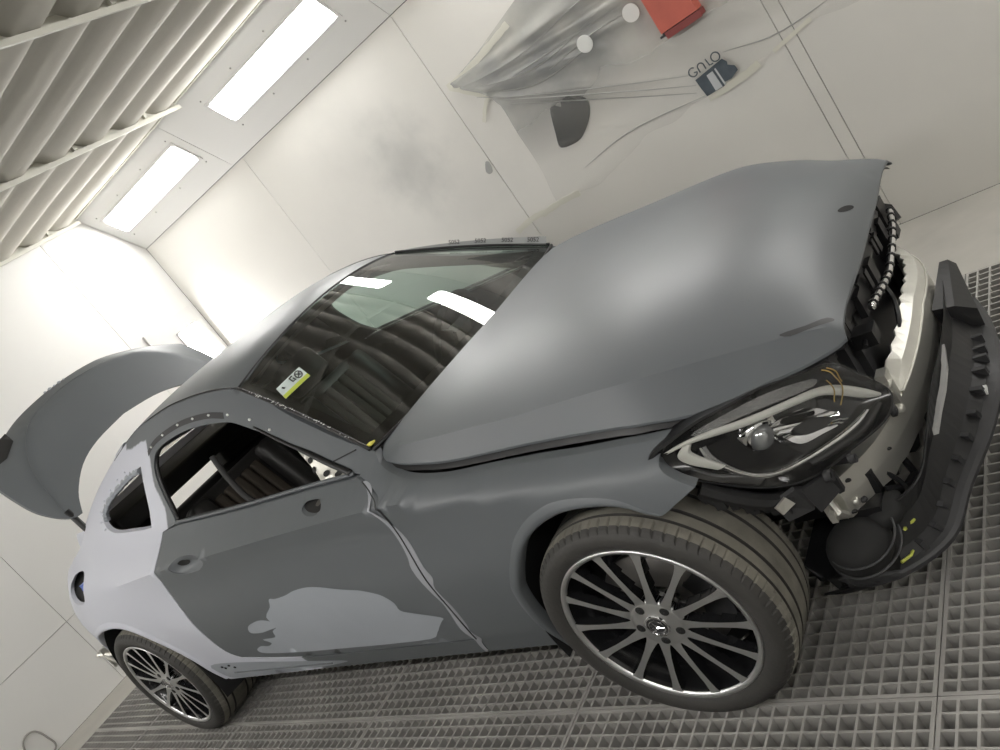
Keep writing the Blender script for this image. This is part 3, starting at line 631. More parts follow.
# ---- front wing
WING = [(-.763, .943), (-.80, .950), (-.90, .992)]
wing_top = [(-.70, .975), (-.685, .956), (-.672, .940), (-.63, .917), (-.56, .8965)] + [(x, ZF[4](x) - .010 - .004 * min(1, max(0, (x + .4) / .4))) for x in (-.4, -.2, -.05, .1, .2, .28, .33)]
ARCH = [(.255, .664), (.213, .649), (.184, .662), (.13, .70), (.06, .722), (-.022, .73), (-.09, .718), (-.149, .695), (-.21, .655), (-.267, .596), (-.305, .55), (-.329, .514), (-.352, .44), (-.362, .36), (-.362, .255)]
wing_poly = cr([(-.757, .941), (-.80, .954), (-.90, .994)], 4)[:-1] + [(-.90, .996), (-.84, .999), (-.775, .998), (-.73, .990)] + cr(wing_top, 4)[:-1] + cr([(.33, .775), (.285, .776), (.258, .764), (.252, .748), (.262, .728), (.288, .704), (.315, .686)], 4) + cr(ARCH, 4) + \
    [(-.45, .258), (-.70, .264), (-.684, .30), (-.668, .345)] + cr(sh(DOORFRONT[::-1], .006, .003), 4)[1:-1]
both(lambda mir: side_panel('front_wing', wing_poly, M['paint'], mirror=mir, ret=.03))
# rolled arch lips
def lip(mir):
    sg = 1 if mir else -1
    for A, nm in ((ARCH, 'arch_lip'), (REARARCH, 'arch_lip')):
        c = cr(A[1:] if A is ARCH else A, 5); b = MB(); vs = []; cx, cz = (0, .33) if A is ARCH else (-2.84, .33)
        for ci, (x, z) in enumerate(c):
            rp = min(1, ci / 22) if A is ARCH else 1
            dx, dz = x - cx, z - cz; r = math.hypot(dx, dz); dx /= r; dz /= r
            for (o_, h) in ((.030, 0.0), (.015, .007), (.004, .008), (-.003, .001), (-.003, -.03)):
                o_ *= rp; h = h * rp if h > 0 else h; vs.append((x + dx * o_, sg * (Y(x + dx * o_, z + dz * o_) + h), z + dz * o_))
        n = 5; b.add(vs, [(i*n+j, (i+1)*n+j, (i+1)*n+j+1, i*n+j+1) for i in range(len(c) - 1) for j in range(n - 1)])
        fixn(b.build(nm, M['paint'] if A is ARCH else M['white_primer'], car, True))
both(lip)
# ---- bonnet
CK = pchip([.64, .472, .356, .129, -.183, -.486, -.62, -.68], [.485, .555, .615, .69, .705, .705, .695, .66])
CZ = pchip([.64, .62, .55, .472, .356, .129, -.183, -.486, -.66], [.745, .762, .790, .813, .852, .905, .930, .957, .970])
HC = pchip([.635, .625, .61, .585, .54, .45, .3, .1, -.15, -.4, -.62], [.742, .765, .795, .825, .860, .905, .950, .984, 1.004, 1.012, 1.008])
def Zhood(x, y):
    y = abs(y); yk = CK(x); zk = CZ(x)
    if y <= yk: return zk + (HC(x) - zk) * (1 - (y / yk) ** 2.6)
    y4 = max(YF[4](min(x, .62)), yk + .02); z4 = min(ZF[4](x), zk - .004)
    return zk + (z4 - zk) * ((y - yk) / (y4 - yk)) ** 1.0
halfh = [(-.585, 0), (-.592, .12), (-.612, .30), (-.645, .48), (-.676, .62), (-.684, .670)] + [(-.672, .700), (-.640, .722), (-.575, .736), (-.5, .741)] + [(x, YF[4](x) - .006) for x in (-.4, -.2, 0, .15, .203, .28, .341, .41, .47, .54, .59, .625)] + [(.630, .515), (.628, .49), (.624, .40), (.628, .2), (.628, 0)]
hl = cr(halfh, 3)
hood_poly = [(x, -y) for x, y in hl][::-1] + [(x, y) for x, y in hl][1:]
hood_poly = [p for i, p in enumerate(hood_poly) if i == 0 or math.dist(p, hood_poly[i-1]) > 1e-4]
if math.dist(hood_poly[0], hood_poly[-1]) < 1e-4: hood_poly.pop()
area = sum(a[0]*b[1] - b[0]*a[1] for a, b in zip(hood_poly, hood_poly[1:] + hood_poly[:1]))
if area < 0: hood_poly = hood_poly[::-1]
hood = drape('bonnet', hood_poly, lambda x, y: (x, y, Zhood(x, y)), M['paint'], car, [], .024, (0, 0, -.007), creases=[[(x, g * CK(x)) for x in np.arange(.622, -.60, -.02)] for g in (-1, 1)])
drape('bonnet_frame', [(x * .99 - .006, y * 1.002) for x, y in hood_poly], lambda x, y: (x, y, Zhood(x, y) - .024), M['black'], hood, [], .06)
EMB = (.592, .02)
e = [(.5905 + .0125 * math.cos(2*PI*k/20) + .0015 * math.sin(2*PI*k/20), .046 + .0265 * math.cos(2*PI*k/20) - .017 * math.sin(2*PI*k/20)) for k in range(20)]
if sum(a[0]*b[1] - b[0]*a[1] for a, b in zip(e, e[1:] + e[:1])) < 0: e = e[::-1]
drape('badge_hole', e, lambda x, y: (x, y, Zhood(x, y) + .001), M['black_matt'], hood, [], .012)
e = cr([(.612, -.478), (.60, -.470), (.56, -.500), (.51, -.528), (.53, -.532), (.575, -.505)], 3, True)
drape('sanded_mark', e, lambda x, y: (x, y, Zhood(x, y) + .0008), M['dark_grey'], hood, [], .02)
# ---- windscreen
def ws(s, t, off=0):
    """s -1..1 across, t 0 base .. 1 header"""
    B = V((-.612 - .095 * s * s, .690 * s, .982)); T = V((-1.240 - .058 * s * s, .527 * s, 1.381 - .063 * s * s))
    p = B.lerp(T, t); b = .020 * math.sin(PI * t) * (1 - .4 * s * s)
    n = V((.53, 0, .85)); return p + n * (b + off)
b = MB(); b.grid(lambda i, j: ws(2*i - 1, j), 26, 18)
glass_o = b.build('windscreen', M['glass'], car, True)
def wsband(name, s0, s1, t0, t1, off, m, parent, nu=20, nv=3):
    b = MB(); b.grid(lambda i, j: ws(s0 + (s1 - s0) * i, t0 + (t1 - t0) * j, off), nu, nv); b.grid(lambda i, j: ws(s0 + (s1 - s0) * i, t0 + (t1 - t0) * j, off - .003), nu, nv)
    return b.build(name, m, parent, True)
M['frit'] = mat('black_glass_border', (.014, .014, .014), .5, spec=.1)
wsband('frit_band', -1, 1, 0, .075, -.004, M['frit'], glass_o); wsband('frit_band', -1, 1, .955, 1, -.004, M['frit'], glass_o)
wsband('frit_band', -1, -.935, 0, 1, -.004, M['frit'], glass_o, 3, 18); wsband('frit_band', .935, 1, 0, 1, -.004, M['frit'], glass_o, 3, 18)
# sticker: panel, green edge, marks
sk = MB(); S0, S1, T0, T1 = -.885, -.585, .66, .76
def stk(name, a, b_, c, d, off, m, par):
    o = MB().grid(lambda i, j: ws(a + (b_-a)*i, c + (d-c)*j, off), 4, 4).build(name, m, par, True); return o
from_px = [(-.86, .705), (-.62, .79)]
def stq(u, v, off=.002):
    """sticker frame: u along its long side (towards the header/centre), v across"""
    A = V((-.919, .751)); U = V((.191, -.026)); W_ = V((-.036, -.108))
    q = A + U * u + W_ * v; return ws(q.x, q.y, off)
st = MB().grid(lambda i, j: stq(i, j), 6, 4).build('sticker', M['sticker'], glass_o, True)
MB().grid(lambda i, j: stq(i, 1 - .28 * j, .0028), 6, 2).build('sticker_band', M['sticker_green'], st, True)
MB().tube([stq(.80 + .11 * math.cos(a), .36 + .26 * math.sin(a), .0032) for a in [2*PI*k/20 for k in range(21)]], .0022, 4).build('sticker_mark', M['ink'], st)
MB().tube([stq(.73, .2, .0032), stq(.87, .52, .0032)], .0022, 4).build('sticker_mark', M['ink'], st); MB().tube([stq(.73, .52, .0032), stq(.87, .2, .0032)], .0022, 4).build('sticker_mark', M['ink'], st)
MB().tube([stq(.62, .14, .0032), stq(.50, .16, .0032), stq(.52, .5, .0032), stq(.62, .5, .0032), stq(.6, .3, .0032)], .003, 4).build('sticker_mark', M['ink'], st)
MB().tube([stq(.16, .28, .0032), stq(.2, .42, .0032)], .004, 4).build('sticker_mark', M['ink'], st)
# gaskets around the screen
def gasket(side, m, r, name, off=.004):
    q = [ws(side * 1.008, t / 24, off) for t in range(25)]; return MB().tube(q, r, 6).build(name, m, car, True)
gasket(-1, M['black'], .007, 'screen_gasket'); gasket(1, M['black'], .007, 'screen_gasket')
MB().tube([ws(-1 + 2*k/24, -.012, .002) for k in range(25)], .007, 6).build('screen_gasket', M['black'], car, True)
MB().tube([ws(-1 + 2*k/24, 1.008, .001) for k in range(25)], .004, 6).build('screen_gasket', M['dark_grey'], car, True)
bb = MB(); random.seed(3)
for k in range(46):
    t_ = .12 + random.random() * .8; p = ws(-1.005 - random.random() * .01, t_, .010); bb.ico(p, .0016 + random.random() * .0018, 1 + random.random() * 2, .6, .7, 1)
bb.build('glue_flake', M['paper'], car)
bb = MB()
for (s_, w_) in ((.33, .012), (-.1, .006), (-.28, .008), (.0, .005)): bb.ico(ws(s_, .0, .012), w_, .6, 1.6, .5, 1)
bb.build('glue_flake', M['paper'], car)
p = ws(-.985, .0, .013); MB().box((-.028, -.010, 0), (.0, .012, .005), Matrix.Translation(p)).build('tape_tab', M['yellow'], car)
# printed foam strip on the far pillar
b = MB(); b.grid(lambda i, j: ws(1.0 + .030 * j * (1 - i) ** .6, .02 + .93 * i, .010 + .026 * j * (1 - i) ** .6), 24, 2); b.grid(lambda i, j: ws(1.0 + .030 * j * (1 - i) ** .6, .02 + .93 * i, .006 + .026 * j * (1 - i) ** .6), 24, 2)
pst = b.build('pillar_strip', mat('pale_grey_foam', (.36, .37, .37), .6), car, True)
for tt in (.10, .26, .43, .60):
    cu = bpy.data.curves.new('txt', 'FONT'); cu.body = '5052'; cu.size = .026; cu.extrude = .0006; cu.align_x = 'CENTER'
    to = bpy.data.objects.new('txt', cu); COL.objects.link(to); dg = bpy.context.evaluated_depsgraph_get()
    me = bpy.data.meshes.new_from_object(to.evaluated_get(dg)); bpy.data.objects.remove(to)
    me.materials.clear(); me.materials.append(M['ink']); o = bpy.data.objects.new('printed_number', me); COL.objects.link(o); o.parent = pst
    p = ws(1.004, tt, .018); tdir = (ws(1.004, tt - .05, .018) - p).normalized(); up_ = (ws(1.03, tt, .038) - ws(1.0, tt, .012)).normalized(); nn = tdir.cross(up_).normalized(); up_ = nn.cross(tdir)
    o.matrix_local = Matrix((( tdir.x, up_.x, nn.x, p.x), (tdir.y, up_.y, nn.y, p.y), (tdir.z, up_.z, nn.z, p.z), (0, 0, 0, 1)))
# ---- roof
def roof_half(): return [(-1.243, 0), (-1.25, .2), (-1.27, .37), (-1.300, .519)] + [(x, YF[6](x) - .004) for x in (-1.45, -1.6, -1.77, -2.0, -2.2, -2.40)] + [(-2.42, .48), (-2.38, .30), (-2.36, 0)]
rh = cr(roof_half(), 3); roof_poly = [(x, -y) for x, y in rh][::-1] + rh[1:-1]
if sum(a[0]*b[1] - b[0]*a[1] for a, b in zip(roof_poly, roof_poly[1:] + roof_poly[:1])) < 0: roof_poly = roof_poly[::-1]
roof = drape('roof', roof_poly, lambda x, y: (x, y, Zroof(x, y)), M['paint'], car, [], .03, (0, 0, -.012))
drape('headlining', [(x * .97 - .05, y * .93) for x, y in roof_poly], lambda x, y: (x, y, Zroof(x, y) - .045), M['headliner'], roof, [], .06)
for sg in (-1, 1):
    q = [(x, sg * (YF[6](x)), ZF[6](x) + .000) for x in np.arange(-1.30, -2.0, -.04)]
    MB().tube(q, [.0045 * (1 - .7 * i / len(q)) for i in range(len(q))], 6).build('roof_seam', M['black'], roof, True)
# ---- rear glass, deck, tail panel
def rw(s, t):
    B = V((-2.40 + .03 * (1 - s*s) + .01, .50 * s, 1.318 + .05 * (1 - s * s))); T = V((-3.05 - .10 * (1 - s*s), .585 * s, 1.10 + .035 * (1 - s*s)))
    return B.lerp(T, t) + V((0, 0, .02 * math.sin(PI * t)))
b = MB(); b.grid(lambda i, j: rw(2*i - 1, j), 16, 12); b.build('rear_window', M['rear_glass'], car, True)
for sg in (-1, 1):   # pillar shoulders between glass and flank
    b = MB()
    def psh(i, j):
        x = -2.28 - .92 * i; a = V((x, sg * (YF[6](x) - .003), ZF[6](x) - .003)); t_ = min(1, max(0, (-2.39 - x) / .68)); g_ = rw(sg * 1.0, t_)
        if x > -2.40: g_ = V((x, sg * .50, Zroof(x, .50) - .002))
        return a.lerp(V((a.x, g_.y * .985, g_.z + .004)), j) + V((0, 0, .012 * math.sin(PI * j)))
    b.grid(psh, 24, 4); b.build('pillar_shoulder', M['quarter'], car, True)
b = MB(); b.grid(lambda i, j: (-3.06 - .1 * (1 - (2*i-1)**2) - .16 * j, (2*i - 1) * .60, 1.10 - .07 * j + .03 * (1 - (2*i-1)**2)), 12, 3); b.build('rear_deck', M['white_primer'], car, True)
b = MB(); b.grid(lambda i, j: (-3.64 + .05 * (2*i-1)**2 * -1 + .10 * (2*i-1)**2 + .02, (2*i - 1) * .60, .50 + .24 * j), 12, 6); b.grid(lambda i, j: (-3.60 + .07 * (2*i-1)**2, (2*i - 1) * .60, .50 + .24 * j), 12, 6)
b.build('tail_panel', M['white_primer'], car, True)
b = MB(); b.box((-3.58, -.56, .40), (-3.1, .56, .46)); b.build('boot_floor', M['trim'], car)
bb = MB(); bb.box((-3.42, -.80, .50), (-3.36, -.74, .56)); bb.box((-3.40, -.83, .44), (-3.385, -.72, .56)); bb.tube([(-3.42, -.84, .545), (-3.36, -.80, .50), (-3.30, -.80, .47)], .012, 6); bb.tube([(-3.40, -.83, .53), (-3.31, -.82, .45), (-3.29, -.79, .40)], .009, 6)
bb.build('bumper_bracket', M['alu'], car)
# ---- boot lid, raised
LH = [(.565, 1.185), (.49, 1.272), (.36, 1.36), (.21, 1.408), (0, 1.432)]          # front edge, |y|, z
LO = [(0, 1.768), (.14, 1.762), (.30, 1.738), (.44, 1.690), (.55, 1.640), (.63, 1.585), (.662, 1.52), (.672, 1.40), (.668, 1.31), (.640, 1.235), (.605, 1.193), (.565, 1.185)]
half = cr(LO, 4)[:-1] + cr(LH, 4)
lid_poly = [(y, z) for y, z in half] + [(-y, z) for y, z in half[::-1]][1:-1]
if sum(a[0]*b[1] - b[0]*a[1] for a, b in zip(lid_poly, lid_poly[1:] + lid_poly[:1])) < 0: lid_poly = lid_poly[::-1]
def lidx(y, z, off=0):
    a = abs(y); x = -3.0 - (z - 1.2) * .6 + .015 * (1 - (a / .66) ** 2)
    cl = pchip([1.15, 1.24, 1.40, 1.535, 1.66, 1.75], [.60, .612, .565, .50, .375, .22])(z)      # crease line, |y| at z
    if a > cl: x -= (a - cl) * .62
    zr = 1.752 - .42 * a * a                                                     # lip: rear face folds away
    if z > zr - .03: x -= (z - zr + .03) * 1.3
    return x + off
lid = drape('boot_lid', lid_poly, lambda y, z: (lidx(y, z), y, z), M['paint2'], car, [], .024, (-.03, 0, 0))
drape('lid_lining', [(y * .985, 1.45 + (z - 1.45) * .985) for y, z in lid_poly], lambda y, z: (lidx(y, z) - .03, y, z), M['paint'], lid, [], .05)
e = dens([(-.40, 1.712), (-.50, 1.688), (-.585, 1.63), (-.60, 1.598), (-.53, 1.605), (-.44, 1.655)], .03)
drape('lamp_opening', e, lambda y, z: (lidx(y, z) + .003, y, z), M['black_matt'], lid, [], .02)
q = [(lidx(y, z) + .001, y, z) for y, z in cr([(-.612, 1.24), (-.565, 1.40), (-.50, 1.535), (-.375, 1.66), (-.22, 1.715), (0, 1.735), (.22, 1.715)], 5)]
MB().tube(q, .0022, 5).build('lid_crease', M['paint2'], lid, True)
bb = MB()
for k in range(5): y = -.12 + .03 * k; bb.ico((lidx(y, 1.765), y, 1.766), .006 + .003 * (k % 2), 1, 1.6, 1, 1)
bb.build('primer_drip', M['filler'], lid)
for sg in (-1, 1):
    q = [(-3.02, sg * .60, 1.24), (-3.0, sg * .60, 1.12), (-2.96, sg * .59, 1.0), (-2.95, sg * .58, .90)]
    MB().tube(q, .016, 8).build('lid_hinge', M['black'], car, True)
# ---- headlamps
G = pchip([-.86, -.83, -.78, -.70, -.6, -.5, -.4, 0], [.15, .26, .38, .48, .57, .63, .67, .74])
def HX(y, z): return G(-abs(y)) - .35 * (z - .65)
HO = [(-.820, .760), (-.805, .773), (-.763, .782), (-.712, .772), (-.659, .760), (-.604, .734), (-.539, .704), (-.517, .647), (-.497, .582), (-.515, .552), (-.56, .538), (-.637, .542), (-.71, .545), (-.756, .570), (-.785, .610), (-.811, .677), (-.826, .733)]
def headlamp(mir):
    sg = 1 if mir else -1
    def hp(off, dome=0):
        def f(y, z):
            e = 0
            if dome:
                d = min(math.hypot(y - a, z - b) for a, b in HOd); e = dome * min(1, d / .05) ** .6
            return (HX(y, z) + off + e, y, z)
        return f
    HOd = cr(HO, 4, True)
    big = [(y * 1.0 + (y + .66) * .012, z + (z - .65) * .05) for y, z in HOd]
    # housing: bowl behind the lens, wider than it
    hs = drape('headlamp', big, hp(-.012), M['black'], car, [HOd], .02, (-.07, .10, -.02), mirror=mir)
    drape('lamp_bowl', HOd, lambda y, z: (HX(y, z) - .012 - .05 * min(1, min(math.hypot(y - a, z - b) for a, b in HOd) / .03), y, z), M['rim_black'], hs, [], .016, mirror=mir)
    drape('lens', HOd, hp(-.004, .012), M['lens'], hs, [], .018, mirror=mir)
    def rib(name, pts, w, m, off=-.012, th=.008, n=6):
        c = cr(pts, n); b = MB(); vs = []; N_ = len(c)
        for i, (y, z, ww) in enumerate(c):
            a, d = c[max(0, i-1)], c[min(N_-1, i+1)]; ty, tz = d[0]-a[0], d[1]-a[1]; l = math.hypot(ty, tz) or 1; ny, nz = -tz/l * ww * w, ty/l * ww * w
            for k, (u, h) in enumerate(((1, -th), (1, 0), (0, .003), (-1, 0), (-1, -th))):
                yy, zz = y + ny*u, z + nz*u; vs.append((HX(yy, zz) + off + h, yy * (-1 if mir else 1), zz))
        b.add(vs, [(i*5+j, (i+1)*5+j, (i+1)*5+j+1, i*5+j+1) for i in range(N_-1) for j in range(4)])
        return fixn(b.build(name, m, hs, True))
    rib('light_guide', [(-.808, .757, .25), (-.787, .757, .55), (-.756, .744, .9), (-.723, .727, 1), (-.682, .710, 1), (-.641, .695, 1), (-.593, .674, 1.1), (-.563, .643, 1.2), (-.538, .606, 1.1), (-.519, .580, .5)], .0085, M['drl'])
    rib('light_guide', [(-.788, .752, .5), (-.797, .736, .9), (-.794, .708, 1), (-.783, .670, .6)], .006, M['drl'])
    rib('chrome_strip', [(-.777, .730, .4), (-.781, .690, .6), (-.772, .637, .6), (-.754, .602, .9), (-.720, .585, 1.1), (-.649, .573, 1.3), (-.595, .570, 1.2), (-.56, .575, .6)], .006, M['chrome'], -.016)
    rib('smoked_strip', [(-.806, .70, .6), (-.797, .66, .8), (-.780, .632, .9), (-.762, .598, .8)], .009, M['smoke'], -.018)
    rib('smoked_strip', [(-.70, .566, .8), (-.64, .556, 1.2), (-.585, .553, 1.2), (-.53, .566, .8)], .008, M['smoke'], -.016)
    drape('turn_reflector', cr([(-.770, .768), (-.714, .760), (-.649, .741), (-.58, .702), (-.592, .690), (-.660, .717), (-.718, .739), (-.768, .755)], 3, True), hp(-.02), M['crinkle'], hs, [], .012, mirror=mir)
    # high-beam reflector: bright shell with a dark slot
    sh_ = cr([(-.675, .678), (-.634, .668), (-.585, .612), (-.572, .588), (-.600, .588), (-.645, .600), (-.682, .612), (-.690, .645)], 4, True)
    drape('reflector', sh_, lambda y, z: (HX(y, z) - .020 - .03 * math.exp(-((z - .635 + (y + .63) * .6) / .02) ** 2), y, z), M['chrome'], hs, [], .008, (-.02, 0, 0), mirror=mir)
    drape('reflector_slot', cr([(-.678, .648), (-.645, .645), (-.622, .622), (-.63, .612), (-.668, .622)], 3, True), hp(-.010), M['rim_black'], hs, [], .01, (-.01, 0, 0), mirror=mir)
    # projector: shroud, ring and glass ball
    c = V((.452, sg * .715, .655)); ax = V((.72, sg * .62, -.12)).normalized(); R_ = ax.to_track_quat('Y', 'Z').to_matrix().to_4x4(); R_.translation = c - ax * .045
    b = MB(); b.lathe([(.052, -.035), (.050, .0), (.040, .012), (.034, .014)], 28); b.v = [tuple(R_ @ V(p)) for p in b.v]; b.build('projector_ring', M['chrome'], hs, True)
    b = MB(); b.lathe([(.0005, .030), (.012, .029), (.024, .022), (.032, .012), (.035, 0)], 28); b.v = [tuple(R_ @ V(p)) for p in b.v]; b.build('projector_lens', M['lens_ball'], hs, True)
    b = MB(); b.lathe([(.034, .0), (.02, -.02), (.0005, -.03)], 20); b.v = [tuple(R_ @ V(p)) for p in b.v]; b.build('projector_mirror', M['chrome'], hs, True)
    b = MB(); b.box((-.045, -.008, .012), (.045, .010, .03), R_); b.build('projector_frame', M['alu_bright'], hs)
    drape('inner_bezel', cr([(-.776, .722), (-.745, .712), (-.738, .66), (-.752, .615), (-.772, .64), (-.78, .69)], 4, True), hp(-.022), M['rim_black'], hs, [], .014, (-.02, 0, 0), mirror=mir)
    # underside carrier and tabs
    b = MB()
    q = [(HX(y, z) - .03, sg * abs(y), z - .035) for y, z in cr([(-.805, .68), (-.795, .64), (-.78, .60), (-.765, .575), (-.745, .555)], 4)]
    b.tube(q, [.02] * len(q), 8)
    random.seed(11)
    for k in range(9):
        p = q[int(k * (len(q) - 1) / 9)]; a = .006 + random.random() * .010
        b.box((p[0] - a, p[1] - a, p[2] - a - .02), (p[0] + a * .7, p[1] + a, p[2] + a * .3 - .01))
    b.build('lamp_carrier', M['black'], hs)
    for (y, z, r) in ((-.705, .530, .014), (-.66, .528, .010)):
        b = MB(); b.lathe([(r * .5, 0), (r, .004), (r, -.012)], 14, 'x', (HX(y, z) + .005, sg * abs(y), z)); b.build('mounting_boss', M['dark_grey'], hs, True)
    if not mir:
        b = MB()
        for k, pts in enumerate(([(-.572, .712), (-.563, .69), (-.570, .66), (-.60, .63)], [(-.562, .708), (-.555, .685), (-.564, .665)], [(-.582, .69), (-.588, .66), (-.605, .645)])):
            b.tube([(HX(y, z) + .002 + .002 * math.sin(i * .7), y, z) for i, (y, z) in enumerate(cr(pts, 5))], .0016, 5)
        b.build('loose_wire', M['amber'], hs)
M['lens_ball'] = mat('projector_glass', (.55, .57, .58), .04, metal=.6, coat=1)
headlamp(False)
# ---- crash beam: curved box section, x bows forward in the middle
def bx_(y): return .655 - .30 * y * y - .55 * y ** 4
def beam_prof(y):
    a = abs(y); drop = .045 * max(0, (a - .2) / .4)
    zt = .495 - .055 * min(1, (a / .5)) ; zb = .395 - .062 * min(1, a / .5); return zt, zb
b = MB(); fl = MB(); lst = []
N_ = 40
for i in range(N_ + 1):
    y = -.612 + 1.224 * i / N_; zt, zb = beam_prof(y); x = bx_(y); jag = .004 * math.sin(i * 2.7)
    lst.append([(x - .055, y, zt + .004), (x, y, zt), (x + .004, y, (zt + zb) / 2), (x, y, zb + jag), (x - .055, y, zb + jag)])
n = 5
b.add([p for r in lst for p in r], [(i*n+j, i*n+(j+1) % n, (i+1)*n+(j+1) % n, (i+1)*n+j) for i in range(N_) for j in range(n)] + [tuple(range(n)), tuple(range(N_*n + n - 1, N_*n - 1, -1))])
beam = fixn(b.build('crash_beam', M['alu'], car))
# bright upper flange with a rolled rim, over the middle of the beam
lst = []; rim = []
for i in range(31):
    y = -.335 + .85 * i / 30; zt, zb = beam_prof(y); x = bx_(y); h = .030 * min(1, (i + 1) / 4)
    a_ = zt + .002; jag = .008 * (abs(math.sin(i * 1.3)) > .8)
    lst.append([(x - .002, y, a_), (x - .012, y, a_ + h), (x - .045 + jag, y, a_ + h + .012), (x - .050 + jag, y, a_ + h + .008), (x - .05, y, a_)]); rim.append((x + .001, y, a_ + .001))
fl.add([p for r in lst for p in r], [(i*5+j, i*5+(j+1) % 5, (i+1)*5+(j+1) % 5, (i+1)*5+j) for i in range(30) for j in range(5)] + [(0, 1, 2, 3, 4), (154, 153, 152, 151, 150)])
fixn(fl.build('beam_flange', M['alu_bright'], beam)); MB().tube(rim, .003, 5).build('beam_rim', M['alu_bright'], beam)
for (y, z, r, m) in ((-.592, .362, .012, 'alu'), (-.578, .352, .008, 'dark_grey'), (-.40, .455, .016, 'dark_grey'), (-.375, .44, .012, 'alu_bright'), (-.585, .42, .005, 'ink'), (-.606, .345, .005, 'ink'), (-.47, .40, .004, 'ink')):
    MB().lathe([(.001, .006), (r * .6, .007), (r, .003), (r, -.006)], 14, 'x', (bx_(y) + .003, y, z)).build('bolt', M[m], beam, True)
bb = MB()
for s_ in (-1, 1): bb.box((.30, s_ * .50 - .05, .36), (.50, s_ * .50 + .05, .46))
bb.build('crash_box', M['dark_grey'], beam)
bb = MB(); bb.box((.575, -.375, .455), (.61, -.34, .505)); bb.box((.575, -.35, .47), (.60, -.31, .525)); bb.build('beam_bracket', M['alu'], beam)
# far-side end of the beam with sensor lugs
bb = MB(); bb.box((.50, .50, .50), (.55, .56, .545)); bb.ico((.52, .60, .535), .028, sub=2); bb.ico((.50, .63, .50), .022); bb.tube([(.50, .52, .56), (.53, .58, .56)], .007, 6); bb.build('sensor_plug', M['black'], car)
bb = MB(); bb.tube(cr([(.66, .26, .44), (.69, .25, .42), (.70, .22, .39), (.69, .21, .36)], 4), [.006] * 4 + [.012] * 5 + [.008] * 4, 6); bb.build('tow_eye_cover', M['alu_bright'], car, True)
# lower triangular strut bracket
bb = MB()
def plate(pts, th):
    q = [V(p) for p in pts]; n_ = (q[1] - q[0]).cross(q[2] - q[0]).normalized() * th; k = len(q)
    bb.add([p for p in q] + [p - n_ for p in q], [tuple(range(k)), tuple(range(2*k-1, k-1, -1))] + [(i, (i+1) % k, (i+1) % k + k, i + k) for i in range(k)])
bb.tube([(.605, -.30, .37), (.600, -.30, .32), (.585, -.315, .26), (.575, -.33, .215)], [.010, .012, .014, .02], 8)
plate([(.565, -.385, .315), (.578, -.345, .285), (.585, -.30, .275), (.578, -.33, .205), (.560, -.37, .215)], .012)
plate([(.545, -.40, .315), (.565, -.385, .312), (.560, -.37, .222), (.545, -.40, .245), (.530, -.435, .285)], .014)
plate([(.525, -.455, .305), (.545, -.41, .285), (.555, -.385, .235), (.535, -.40, .225), (.515, -.45, .265)], .010)
fixn(bb.build('strut_bracket', M['alu'], car))
# ---- bumper carrier and lower lip, hanging low on the near side
top = cr([(.668, .27, .46), (.685, .15, .46), (.696, -.02, .462), (.693, -.17, .46), (.669, -.331, .44), (.650, -.44, .40), (.616, -.527, .35), (.541, -.575, .32), (.471, -.62, .31)], 5)
low = cr([(.705, .25, .335), (.743, .122, .33), (.773, -.06, .335), (.779, -.178, .332), (.740, -.332, .290), (.676, -.468, .245), (.618, -.575, .190), (.505, -.655, .175), (.404, -.66, .175)], 5)
N_ = len(top); b = MB(); R_ = []
for i in range(N_):
    a, c = V(top[i]), V(low[i]); k = i / (N_ - 1)
    ins = V((-.10, 0, 0)); m1 = a.lerp(c, .35) + V((-.025, 0, 0)); m2 = a.lerp(c, .72) + V((-.020, 0, 0))
    R_.append([a + V((-.004, 0, -.004)), a, m1, m2, c, c + V((-.012, 0, -.012)), c + V((-.10, .01, -.035))])
n = 7; b.add([p for r in R_ for p in r], [(i*n+j, (i+1)*n+j, (i+1)*n+j+1, i*n+j+1) for i in range(N_-1) for j in range(n-1)])
o = fixn(b.build('bumper_carrier', M['black'], car)); md = o.modifiers.new('s', 'SOLIDIFY'); md.thickness = .006; carrier = o
q = [V(p) + V((.004, 0, .002)) for p in low]
b = MB(); R_ = []
for i, p in enumerate(q):
    w = .040 if i > 6 else .028
    R_.append([p + V((0, 0, .010)), p + V((.010, 0, .004)), p + V((.010, 0, -.006)), p + V((-.004, 0, -.012)), p + V((-w, 0, .012)), p + V((-w, 0, .018))])
n = 6; b.add([x for r in R_ for x in r], [(i*n+j, i*n+(j+1) % n, (i+1)*n+(j+1) % n, (i+1)*n+j) for i in range(len(q)-1) for j in range(n)] + [tuple(range(n)), tuple(range(len(q)*n-1, len(q)*n-n-1, -1))])
fixn(b.build('lower_lip', M['dark_grey'], carrier))
for i in range(9, 33, 2):
    p = q[i]; d = (q[i+1] - q[i-1]).normalized(); r = MB()
    Mx = Matrix.Translation(p + V((-.035, 0, .012))) @ d.to_track_quat('Y', 'Z').to_matrix().to_4x4()
    r.box((-.016, -.006, -.004), (.030, .006, .026), Mx); r.build('lip_rib', M['dark_grey'], carrier)
